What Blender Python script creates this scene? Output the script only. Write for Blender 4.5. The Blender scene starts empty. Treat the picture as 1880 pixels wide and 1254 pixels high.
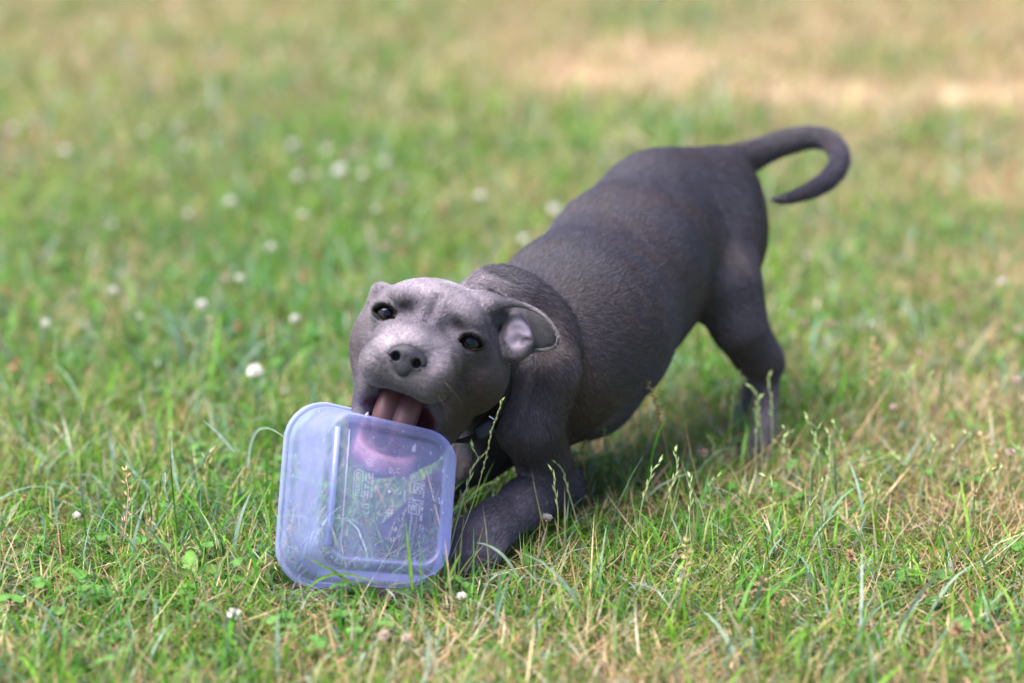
import bpy, math, random
import numpy as np
from mathutils import Vector, Matrix
from mathutils.bvhtree import BVHTree
random.seed(7)
rng = np.random.default_rng(11)
C = bpy.context.scene.collection
SC = bpy.context.scene

# ------------------------------------------------------------------ camera, light, exposure
FPX = 4439.0                       # focal length in photograph pixels (85 mm lens, 36 mm sensor)
TH = math.radians(15.5)
CT, ST = math.cos(TH), math.sin(TH)
CAM_H = 0.59
cam_d = bpy.data.cameras.new('camera'); cam = bpy.data.objects.new('camera', cam_d); C.objects.link(cam)
cam.location = (0, 0, CAM_H); cam.rotation_euler = (math.pi/2 - TH, 0, 0)
cam_d.lens = 85; cam_d.sensor_width = 36; cam_d.clip_start = 0.05; cam_d.clip_end = 500
cam_d.dof.use_dof = True; cam_d.dof.focus_distance = 1.625; cam_d.dof.aperture_fstop = 3.1
SC.camera = cam

SUN_EL, SUN_AZ = math.radians(66), math.radians(-110)     # azimuth measured from +Y towards +X
world = bpy.data.worlds.new('World'); SC.world = world; world.use_nodes = True
wn = world.node_tree; bg = wn.nodes['Background']
sky = wn.nodes.new('ShaderNodeTexSky'); sky.sky_type = 'NISHITA'; sky.sun_disc = False
sky.sun_elevation = SUN_EL; sky.sun_rotation = SUN_AZ
sky.air_density = 1.0; sky.dust_density = 3.0; sky.ozone_density = 1.0
wn.links.new(sky.outputs[0], bg.inputs[0]); bg.inputs[1].default_value = 0.10
sun_d = bpy.data.lights.new('sun', 'SUN'); sun = bpy.data.objects.new('sun', sun_d); C.objects.link(sun)
sun_d.energy = 3.6; sun_d.angle = math.radians(55); sun_d.color = (1.0, 0.95, 0.88)
sv = Vector((math.sin(SUN_AZ)*math.cos(SUN_EL), math.cos(SUN_AZ)*math.cos(SUN_EL), math.sin(SUN_EL)))
sun.rotation_euler = sv.to_track_quat('Z', 'Y').to_euler()
SC.view_settings.view_transform = 'Standard'; SC.view_settings.look = 'None'
SC.view_settings.gamma = 1; SC.view_settings.use_curve_mapping = False
SC.view_settings.exposure = 1.35
SC.render.engine = 'CYCLES'
SC.cycles.transparent_max_bounces = 24; SC.cycles.max_bounces = 10
SC.cycles.use_denoising = True

# ------------------------------------------------------------------ helpers
def P(u, v, t):
    """point seen at photograph pixel (u, v) at depth t metres along the view axis"""
    d = (v-627)/FPX*t
    return np.array([(u-940)/FPX*t, t*CT - d*ST, CAM_H - t*ST - d*CT])
def G(u, v, h=0.0):
    """point on the ray through (u, v) at height h above the lawn"""
    t = (CAM_H-h)/(ST + (v-627)/FPX*CT)
    return P(u, v, t)
CX = np.array([1.0, 0, 0]); CB = np.array([0, -CT, ST]); CU = np.array([0, ST, CT])   # camera right, towards camera, camera up

def tag(o, label=None, cat=None, group=None, kind=None):
    if label: o['label'] = label
    if cat: o['category'] = cat
    if group: o['group'] = group
    if kind: o['kind'] = kind
    return o
def empty(name, loc):
    o = bpy.data.objects.new(name, None); C.objects.link(o); o.location = Vector(loc); o.empty_display_size = 0.02
    return o
def link(name, me, mat=None, parent=None):
    o = bpy.data.objects.new(name, me); C.objects.link(o)
    if mat: me.materials.append(mat)
    if parent:
        o.parent = parent
        top = parent; off = Vector((0, 0, 0))
        while top: off += top.location; top = top.parent
        o.location = -off          # meshes are written in world coordinates
    return o
def np_mesh(name, V, quads=None, tris=None, cols=None, smooth=True):
    me = bpy.data.meshes.new(name)
    V = np.asarray(V, np.float32)
    me.vertices.add(len(V)); me.vertices.foreach_set('co', V.ravel())
    q = np.zeros((0, 4), np.int32) if quads is None else np.asarray(quads, np.int32)
    t = np.zeros((0, 3), np.int32) if tris is None else np.asarray(tris, np.int32)
    nl = q.size + t.size
    me.loops.add(nl); me.loops.foreach_set('vertex_index', np.concatenate([q.ravel(), t.ravel()]))
    me.polygons.add(len(q)+len(t))
    starts = np.concatenate([np.arange(len(q))*4, q.size + np.arange(len(t))*3]).astype(np.int32)
    me.polygons.foreach_set('loop_start', starts)
    me.update(calc_edges=True)
    if smooth: me.shade_smooth()
    if cols is not None:
        c = np.ones((len(V), 4), np.float32); c[:, :3] = cols
        a = me.color_attributes.new('tint', 'FLOAT_COLOR', 'POINT'); a.data.foreach_set('color', c.ravel())
    return me

def mat_new(name):
    m = bpy.data.materials.new(name); m.use_nodes = True
    nt = m.node_tree; b = nt.nodes['Principled BSDF']
    return m, nt, b
def simple_mat(name, col, rough=0.6, **kw):
    m, nt, b = mat_new(name); b.inputs['Base Color'].default_value = (*col, 1); b.inputs['Roughness'].default_value = rough
    for k, v in kw.items(): b.inputs[k].default_value = v
    return m

def leaf_mat(name, transl=0.35, rough=0.45, noise=0.25):
    m, nt, b = mat_new(name); N, L = nt.nodes, nt.links
    at = N.new('ShaderNodeAttribute'); at.attribute_name = 'tint'
    geo = N.new('ShaderNodeNewGeometry')
    nz = N.new('ShaderNodeTexNoise'); nz.inputs['Scale'].default_value = 260; nz.inputs['Detail'].default_value = 2
    L.new(geo.outputs['Position'], nz.inputs['Vector'])
    mr = N.new('ShaderNodeMapRange'); mr.inputs['From Min'].default_value = .3; mr.inputs['From Max'].default_value = .7
    mr.inputs['To Min'].default_value = 1-noise; mr.inputs['To Max'].default_value = 1+noise
    L.new(nz.outputs['Fac'], mr.inputs['Value'])
    mx = N.new('ShaderNodeVectorMath'); mx.operation = 'SCALE'
    L.new(at.outputs['Color'], mx.inputs[0]); L.new(mr.outputs[0], mx.inputs['Scale'])
    L.new(mx.outputs[0], b.inputs['Base Color']); b.inputs['Roughness'].default_value = rough
    b.inputs['Specular IOR Level'].default_value = 0.3
    tr = N.new('ShaderNodeBsdfTranslucent'); L.new(mx.outputs[0], tr.inputs['Color'])
    ms = N.new('ShaderNodeMixShader'); ms.inputs[0].default_value = transl
    L.new(b.outputs[0], ms.inputs[1]); L.new(tr.outputs[0], ms.inputs[2])
    L.new(ms.outputs[0], N['Material Output'].inputs['Surface'])
    return m

# value noise for layout decisions (numpy)
_perm = np.random.default_rng(5).random((256, 256))
def vnoise(x, y):
    xi = np.floor(x).astype(int); yi = np.floor(y).astype(int); fx = x-xi; fy = y-yi
    fx = fx*fx*(3-2*fx); fy = fy*fy*(3-2*fy)
    g = lambda a, b: _perm[a & 255, b & 255]
    return (g(xi, yi)*(1-fx)+g(xi+1, yi)*fx)*(1-fy) + (g(xi, yi+1)*(1-fx)+g(xi+1, yi+1)*fx)*fy
def fbm(x, y, s):
    return .55*vnoise(x*s, y*s)+.3*vnoise(x*s*2.1+7, y*s*2.1+3)+.15*vnoise(x*s*4.3+1, y*s*4.3+9)
def gh(x, y):
    """height of the lawn's soil"""
    return (fbm(np.asarray(x)+50., np.asarray(y)+50., 6.0)-.5)*0.010

# ------------------------------------------------------------------ implicit surfaces
class Shape:
    def __init__(self): self.p = []
    def add(self, kind, data, c, r, k, op): self.p.append((kind, data, np.asarray(c, float), r, k, op))
    def cone(self, a, b, ra, rb, k=.012, op='u'):
        a = np.asarray(a, float); b = np.asarray(b, float)
        self.add('c', (a, b, ra, rb), (a+b)/2, np.linalg.norm(b-a)/2+max(ra, rb), k, op)
    def chain(self, pts, k=.012, op='u'):
        for (a, ra), (b, rb) in zip(pts[:-1], pts[1:]): self.cone(a, b, ra, rb, k, op)
    def rope(self, pts, k=.008, op='u', n=5):
        """one smooth rope through the points (Catmull-Rom), blended to the rest only once"""
        A = np.array([list(p)+[r] for p, r in pts], float); A = np.vstack([2*A[0]-A[1], A, 2*A[-1]-A[-2]]); out = []
        for i in range(1, len(A)-2):
            for t in np.linspace(0, 1, n, endpoint=False):
                a, b, c, d = A[i-1], A[i], A[i+1], A[i+2]
                out.append(.5*((2*b)+(c-a)*t+(2*a-5*b+4*c-d)*t*t+(3*b-a-3*c+d)*t**3))
        out.append(A[-2]); out = np.array(out); c = out[:, :3].mean(0)
        self.add('r', out, c, np.linalg.norm(out[:, :3]-c, axis=1).max()+out[:, 3].max(), k, op)
    def ell(self, c, R, r, k=.012, op='u'):
        self.add('e', (np.asarray(c, float), np.asarray(R, float), np.asarray(r, float)), c, max(r), k, op)
    def dist1(self, prim, X):
        kind, d = prim[0], prim[1]
        if kind == 'r':
            D = np.full(len(X), 9.)
            for p, q in zip(d[:-1], d[1:]):
                a = p[:3]; ab = q[:3]-a; t = np.clip(((X-a)@ab)/max(ab@ab, 1e-12), 0, 1)
                D = np.minimum(D, np.linalg.norm(X-(a+t[:, None]*ab), axis=1)-(p[3]+(q[3]-p[3])*t))
            return D
        if kind == 'c':
            a, b, ra, rb = d; ab = b-a; t = np.clip(((X-a)@ab)/max(ab@ab, 1e-12), 0, 1)
            return np.linalg.norm(X-(a+t[:, None]*ab), axis=1)-(ra+(rb-ra)*t)
        c, R, r = d; q = (X-c)@R.T         # rows of R: local axes
        k0 = np.linalg.norm(q/r, axis=1); k1 = np.linalg.norm(q/(r*r), axis=1)
        return np.where(k0 < 1e-4, -r.min(), k0*(k0-1)/np.maximum(k1, 1e-9))
    def __call__(self, X, cull=.03):
        X = np.asarray(X, np.float64); D = np.full(len(X), 0.2)
        for pr in self.p:
            _, _, c, r, k, op = pr
            m = np.nonzero(((X-c)**2).sum(1) < (r+cull+k)**2)[0]
            if not len(m): continue
            b = self.dist1(pr, X[m]); a = D[m]
            if op == 'u':
                h = np.clip(.5+.5*(b-a)/k, 0, 1); D[m] = b*(1-h)+a*h-k*h*(1-h)
                # h -> 1 keeps a
            else:
                b = -b; h = np.clip(.5-.5*(b-a)/k, 0, 1); D[m] = b*(1-h)+a*h+k*h*(1-h)
        return D

def surface_nets(S, gx, gy, gz, B=8):
    nx, ny, nz = len(gx), len(gy), len(gz)
    bx, by, bz = [-(-n//B) for n in (nx, ny, nz)]
    cxs = [np.array([g[min(i*B+B//2, len(g)-1)] for i in range(b)]) for g, b in ((gx, bx), (gy, by), (gz, bz))]
    hs = [np.array([(g[min(i*B+B, len(g)-1)]-g[i*B])/2 for i in range(b)]) for g, b in ((gx, bx), (gy, by), (gz, bz))]
    A = np.stack(np.meshgrid(*cxs, indexing='ij'), -1).reshape(-1, 3)
    H = np.stack(np.meshgrid(*hs, indexing='ij'), -1).reshape(-1, 3)
    dc = S(A, cull=.08)
    act = np.nonzero(np.abs(dc) < np.linalg.norm(H, axis=1)*1.35+.005)[0]
    F = np.repeat(np.repeat(np.repeat(dc.reshape(bx, by, bz).astype(np.float32), B, 0), B, 1), B, 2)[:nx, :ny, :nz].copy()
    o = np.arange(B); ox, oy, oz = [q.ravel() for q in np.meshgrid(o, o, o, indexing='ij')]
    for chunk in np.array_split(act, max(1, len(act)//800)):
        ix = (chunk//(by*bz))[:, None]*B+ox; iy = ((chunk//bz) % by)[:, None]*B+oy; iz = (chunk % bz)[:, None]*B+oz
        ok = ((ix < nx) & (iy < ny) & (iz < nz)).ravel()
        ix = ix.ravel()[ok]; iy = iy.ravel()[ok]; iz = iz.ravel()[ok]
        F[ix, iy, iz] = S(np.stack([gx[ix], gy[iy], gz[iz]], 1))
    s = F < 0
    cnt = np.zeros((nx-1, ny-1, nz-1), np.int8)
    for a in (0, 1):
        for b in (0, 1):
            for c in (0, 1): cnt += s[a:nx-1+a, b:ny-1+b, c:nz-1+c]
    cx, cy, cz = np.nonzero((cnt > 0) & (cnt < 8))
    idx = np.full(cnt.shape, -1, np.int32); idx[cx, cy, cz] = np.arange(len(cx))
    acc = np.zeros((len(cx), 3)); n = np.zeros(len(cx))
    g = (gx, gy, gz)
    for ax in range(3):
        o1, o2 = [q for q in range(3) if q != ax]
        for a in (0, 1):
            for b in (0, 1):
                d0 = [0, 0, 0]; d0[o1] = a; d0[o2] = b; d1 = list(d0); d1[ax] = 1
                i0 = (cx+d0[0], cy+d0[1], cz+d0[2]); i1 = (cx+d1[0], cy+d1[1], cz+d1[2])
                f0 = F[i0]; f1 = F[i1]; m = (f0 < 0) != (f1 < 0)
                t = np.where(m, f0/np.where(m, f0-f1, 1), 0)
                p0 = np.stack([g[q][i0[q]] for q in range(3)], 1); p1 = np.stack([g[q][i1[q]] for q in range(3)], 1)
                acc += np.where(m[:, None], p0+(p1-p0)*t[:, None], 0); n += m
    V = acc/np.maximum(n, 1)[:, None]
    Q = []
    for ax in range(3):
        o1, o2 = [q for q in range(3) if q != ax]
        sl0 = [slice(None)]*3; sl1 = [slice(None)]*3
        sl0[ax] = slice(0, -1); sl1[ax] = slice(1, None)
        ch = s[tuple(sl0)] != s[tuple(sl1)]
        e = np.array(np.nonzero(ch)); e = e[:, (e[o1] > 0) & (e[o2] > 0) & (e[o1] < g[o1].size-1) & (e[o2] < g[o2].size-1)]
        def cell(a, b):
            w = e.copy(); w[o1] -= a; w[o2] -= b; return idx[w[0], w[1], w[2]]
        q = np.stack([cell(0, 0), cell(1, 0), cell(1, 1), cell(0, 1)], 1)
        inside0 = s[e[0], e[1], e[2]]
        flip = inside0 if ax in (1,) else ~inside0
        q[flip] = q[flip][:, ::-1]
        Q.append(q)
    Q = np.concatenate(Q); Q = Q[(Q >= 0).all(1)]
    return V, Q
def axis_grid(lo, hi, f0, f1, fine, coarse):
    a = list(np.arange(lo, f0, coarse)) if lo < f0 else []
    b = list(np.arange(f0, f1, fine)); c = list(np.arange(f1, hi+coarse, coarse)) if hi > f1 else []
    return np.array(a+b+c)

# ------------------------------------------------------------------ the dog
DOG_O = P(1180, 860, 1.80); DOG_O[2] = 0
dog = empty('puppy', DOG_O)
tag(dog, 'blue grey puppy in a play bow on the lawn, biting a clear plastic tub', 'dog')

ROLL, YAW = math.radians(19), math.radians(5)
Xi = math.cos(ROLL)*CX - math.sin(ROLL)*CU; Zi = math.sin(ROLL)*CX + math.cos(ROLL)*CU
HX = math.cos(YAW)*Xi + math.sin(YAW)*CB; HY = math.cos(YAW)*CB - math.sin(YAW)*Xi; HZ = Zi
HO = P(784, 601, 1.602)
HR = np.stack([HX, HY, HZ])
def Hd(x, y, z): return HO + (x*HX + y*HY + z*HZ)*0.001
def rotl(R, ax, deg):
    a = math.radians(deg); c, s = math.cos(a), math.sin(a)
    M = {'x': [[1, 0, 0], [0, c, s], [0, -s, c]], 'y': [[c, 0, -s], [0, 1, 0], [s, 0, c]], 'z': [[c, s, 0], [-s, c, 0], [0, 0, 1]]}[ax]
    return np.array(M)@R
def he(S, x, y, z, rx, ry, rz, k=8, op='u', rot=None):
    R = HR
    if rot:
        for ax, dg in rot: R = rotl(R, ax, dg)
    S.ell(Hd(x, y, z), R, np.array([rx, ry, rz])*.001, k*.001, op)

B = Shape()
def px(u, v, t, r): return (P(u, v, t), r*t/FPX)      # centre by pixel and depth, radius in pixels
# trunk
B.chain([px(1283, 405, 1.905, 112), px(1220, 420, 1.885, 122), px(1152, 494, 1.835, 140), px(1064, 596, 1.77, 152), px(1008, 670, 1.74, 138)], .03)
B.chain([px(1070, 626, 1.785, 126), px(1034, 704, 1.79, 98)], .03)                      # deep chest
B.chain([px(1228, 458, 1.90, 58), px(1146, 580, 1.84, 86), px(1080, 708, 1.812, 92)], .02)   # belly
B.chain([px(1300, 352, 1.915, 58), px(1195, 362, 1.87, 54)], .03)                       # croup
# neck
B.chain([px(1012, 652, 1.74, 122), px(922, 648, 1.708, 92), px(880, 635, 1.690, 84)], .03)
B.chain([px(975, 728, 1.735, 84), px(925, 745, 1.715, 68)], .025)
# skin folds behind the head
B.rope([px(868, 546, 1.685, 32), px(905, 524, 1.688, 36), px(958, 541, 1.685, 41), px(1004, 588, 1.688, 44), px(1020, 645, 1.684, 43), px(1010, 705, 1.678, 42), px(985, 760, 1.678, 38)], .005)
# far shoulder and leg
B.chain([px(935, 750, 1.74, 62), px(885, 838, 1.765, 30)], .02)
B.chain([px(885, 838, 1.765, 30), px(805, 905, 1.735, 26), px(745, 964, 1.700, 28)], .012)
B.ell(P(730, 982, 1.69), np.stack([CX, CB, CU]), np.array([15, 14, 10])*.001, .008)
B.chain([px(935, 785, 1.755, 58), px(884, 824, 1.765, 40)], .02)
# near foreleg
B.chain([px(1004, 690, 1.674, 57), px(972, 778, 1.680, 58), px(1000, 852, 1.716, 46), px(1024, 893, 1.738, 42)], .008)
B.chain([px(1024, 895, 1.738, 41), px(964, 924, 1.695, 41), px(908, 962, 1.660, 38), px(884, 984, 1.648, 42)], .010)
B.chain([px(884, 985, 1.648, 42), px(866, 1008, 1.640, 44)], .008)
TOES = [(840, 1024, 1.630, 17), (858, 1035, 1.622, 18), (882, 1035, 1.622, 19), (904, 1021, 1.630, 16)]
for i, (u, v, t, r) in enumerate(TOES):
    B.chain([px(u+10, v-26, t+.012, r), px(u, v, t, r)], .0022)
# near hind leg
B.chain([px(1312, 440, 1.880, 74), px(1338, 530, 1.855, 47), px(1360, 605, 1.855, 34), px(1391, 655, 1.87, 26), px(1406, 668, 1.878, 25)], .024)
B.chain([px(1408, 668, 1.88, 23), px(1409, 715, 1.88, 15.5), px(1405, 790, 1.875, 15), px(1394, 820, 1.87, 19)], .008)
B.ell(P(1417, 650, 1.888), np.stack([CX, CB, CU]), np.array([7.5, 8, 8])*.001, .005)
for u in (1372, 1388, 1404): B.chain([px(1392, 818, 1.868, 13), px(u-8, 836, 1.852, 10)], .004)
# far hind leg
B.chain([px(1328, 430, 1.96, 54), px(1348, 535, 1.965, 34), px(1384, 600, 1.975, 19), px(1416, 640, 1.985, 14)], .015)
B.chain([px(1414, 642, 1.985, 14), px(1380, 715, 1.968, 13), px(1356, 785, 1.952, 12.5)], .008)
for u in (1332, 1345, 1358): B.chain([px(1356, 787, 1.950, 12), px(u-2, 820, 1.935, 8.5)], .003)
# tail
TAIL = [(1316, 312, 1.930, 36), (1360, 294, 1.942, 31), (1400, 278, 1.95, 25), (1440, 262, 1.955, 22.5), (1480, 253, 1.955, 20), (1515, 256, 1.95, 19),
        (1537, 275, 1.94, 19), (1541, 297, 1.93, 18.5), (1528, 322, 1.92, 18), (1500, 344, 1.905, 15.5), (1468, 358, 1.893, 12), (1440, 365, 1.883, 8), (1416, 366, 1.874, 3.2)]
B.rope([px(*q) for q in TAIL[:5]], .018, n=3)
B.rope([px(*q) for q in TAIL[3:]], .0015, n=4)
B.chain([px(1316, 374, 1.912, 58), px(1316, 455, 1.90, 64)], .03)

# head, in millimetres: x to the dog's left, y forward, z up, origin between the eyes
he(B, 2, -46, -3, 47, 50, 37, 10)            # skull
he(B, 1, -20, 6, 34, 20, 21, 14)             # forehead
for s in (-1, 1):
    he(B, s*22, -6, 12, 12, 9.5, 7.5, 7)       # brow
    he(B, s*(28 if s < 0 else 35), -42, -20, 24, 34, 28, 10)    # cheek
    he(B, s*(20 if s < 0 else 25), -26, -46, 15.5, 28, 24, 10)    # jaw side
    he(B, s*16.5, 25, -31, 15.5, 21, 14.5, 3.5)  # flew
    he(B, s*15, 30, -36, 11, 12, 9, 5)
    he(B, s*(24.5 if s < 0 else 28), (0 if s < 0 else -7), -46, 7.5, 16, 17, 6)
    he(B, s*16, 4, -14, 14, 22, 12, 12)
he(B, 4, -44, -48, 33, 34, 38, 12)
B.cone(Hd(0, -6, -4), Hd(0, 36, -17), .014, .0105, .010)
he(B, 0, 30, -27, 20, 18, 13, 8)             # muzzle end
he(B, 0, 31, -36, 13, 12, 8.5, 5)
he(B, 0, 12, -20, 27, 20, 13, 9)
he(B, 0, -62, -20, 40, 40, 34, 16)
# lower jaw
for s in (-1, 1):
    B.chain([(Hd(s*(22 if s < 0 else 31), -32, -52), .012), (Hd(s*(19 if s < 0 else 24), -14, -76), .009), (Hd(s*13, -2, -91), .0075), (Hd(0, 4, -95), .0075)], .007)
he(B, 0, -22, -84, 22, 22, 12, 10)
he(B, 0, -40, -72, 30, 26, 24, 16)
# mouth
CAV = Shape()
for Sx in (CAV,):
    he(Sx, 3, 18, -65.5, 25, 36, 20, 4)
    he(Sx, 1, 2, -76, 20, 16, 12, 4)
he(B, 3, 16, -65.5, 26.5, 36, 21, 3, 'd')
he(B, 1, 4, -78, 20, 16, 10, 5, 'd')
# philtrum
B.chain([(Hd(0, 50, -33), .0009), (Hd(0, 48, -40), .0007), (Hd(0, 42, -46), .0006)], .003, 'd')
for s in (-1, 1): he(B, s*7.2, 50, -24, 4, 12, 4, 1.5, 'd')
# eye openings
EYES = [(-29.0, -7.5, 0.0, 12), (30.0, -7.5, 0.0, -12)]
for x, y, z, rt in EYES:
    s = 1 if x > 0 else -1
    he(B, x, y-1, z, 11.5, 9.5, 11, 5, 'u')
    he(B, x, y+8.5, z, 6.6, 9.0, 4.7, 1.2, 'd', [('y', rt)])
    he(B, x+s*6.2, y+7, z-.6, 3.2, 7, 1.7, 1.0, 'd', [('y', rt)]); he(B, x-s*6.0, y+8.5, z-1.6, 2.6, 7, 1.3, 1.0, 'd', [('y', rt)])
    B.rope([(Hd(x-s*8, y+8.6, z+1), .0009), (Hd(x-s*4, y+9.2, z+5.2), .0013), (Hd(x+s*1, y+8.6, z+6.6), .0014), (Hd(x+s*6, y+6.6, z+4.6), .0012), (Hd(x+s*9, y+4, z+.5), .0008)], .0022)
# inner brow dimples
for s in (-1, 1): he(B, s*15, 10, 5.5, 7, 7.5, 5.5, 6, 'd')
B.rope([(Hd(0, 12, 2), .001), (Hd(0, 5, 10), .0012), (Hd(0, -2, 20), .0008)], .006, 'd')
for s in (-1, 1):
    B.rope([(Hd(s*27, 27, -12), .0006), (Hd(s*33.5, 17, -24), .0024), (Hd(s*35, 10, -38), .0026), (Hd(s*35, 2, -50), .0012)], .005, 'd')
    B.rope([(Hd(s*21, 8, -9), .0005), (Hd(s*30, 3, -10), .0009), (Hd(s*38, -6, -7), .0005)], .002, 'd')
# left ear of the dog: a flap turned open towards the camera
EB = CX*math.cos(math.radians(33)) - CU*math.sin(math.radians(33)); EN = np.array(CB); EUp = CX*math.sin(math.radians(33)) + CU*math.cos(math.radians(33))
ER = np.stack([EB, EN, EUp])
B.rope([(P(890, 566, 1.636), .011), (P(915, 568, 1.634), .0085), (P(940, 574, 1.634), .005)], .010)
B.ell(P(975, 600, 1.632), ER, np.array([19.5, 3.6, 13.0])*.001, .004)
B.ell(P(968, 604, 1.612), ER, np.array([18, 16.0, 12])*.001, .003, 'd')
B.ell(P(950, 613, 1.629), ER, np.array([8.5, 4.5, 7.5])*.001, .005)
B.rope([(P(900, 562, 1.622), .0050), (P(930, 556, 1.618), .0034), (P(962, 561, 1.618), .0020), (P(991, 575, 1.619), .0014), (P(1013, 595, 1.62), .0012),
         (P(1024, 617, 1.621), .0012), (P(1021, 634, 1.622), .0012), (P(1003, 642, 1.624), .0013), (P(978, 644, 1.626), .0014), (P(955, 650, 1.628), .002)], .0040)
# inner ear folds
B.rope([(P(936, 642, 1.629), .0050), (P(938, 618, 1.6275), .0056), (P(944, 598, 1.627), .0042), (P(947, 583, 1.627), .0020)], .005)
B.rope([(P(946, 584, 1.626), .0022), (P(957, 600, 1.6235), .0036), (P(967, 615, 1.6225), .0040), (P(972, 626, 1.6225), .0030)], .005)
B.rope([(P(938, 650, 1.629), .0045), (P(952, 649, 1.623), .0050), (P(963, 641, 1.622), .0042), (P(971, 630, 1.622), .0026)], .005)
B.rope([(P(934, 608, 1.6205), .0006), (P(950, 603, 1.6190), .0012), (P(966, 609, 1.6185), .0005)], .003, 'd')
B.rope([(P(973, 626, 1.6185), .0010), (P(964, 625, 1.6185), .0017), (P(957, 631, 1.6190), .0008)], .002, 'd')
B.rope([(P(926, 575, 1.622), .0022), (P(926, 592, 1.620), .0030), (P(925, 612, 1.620), .0022), (P(927, 632, 1.621), .0012)], .003, 'd')
# right ear, folded back along the cheek
B.rope([(P(699, 538, 1.640), .0068), (P(690, 575, 1.640), .007), (P(665, 622, 1.63), .0058), (P(660, 660, 1.626), .0052), (P(665, 700, 1.622), .0042), (P(668, 722, 1.62), .003)], .006)

gx = axis_grid(-.125, .285, -.115, .045, .00095, .0021)
gy = axis_grid(1.47, 2.02, 1.485, 1.60, .00095, .0021)
gz = axis_grid(-.012, .31, .055, .205, .00095, .0021)
BV, BQ = surface_nets(B, gx, gy, gz)

# local detail: short scale unevenness of the coat and skin folds
def headloc(X): return ((X-HO)@HR.T)*1000
def ramp(x, a, b): return np.clip((x-a)/(b-a), 0, 1)
def sm(x, a, b): t = ramp(x, a, b); return t*t*(3-2*t)

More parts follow.
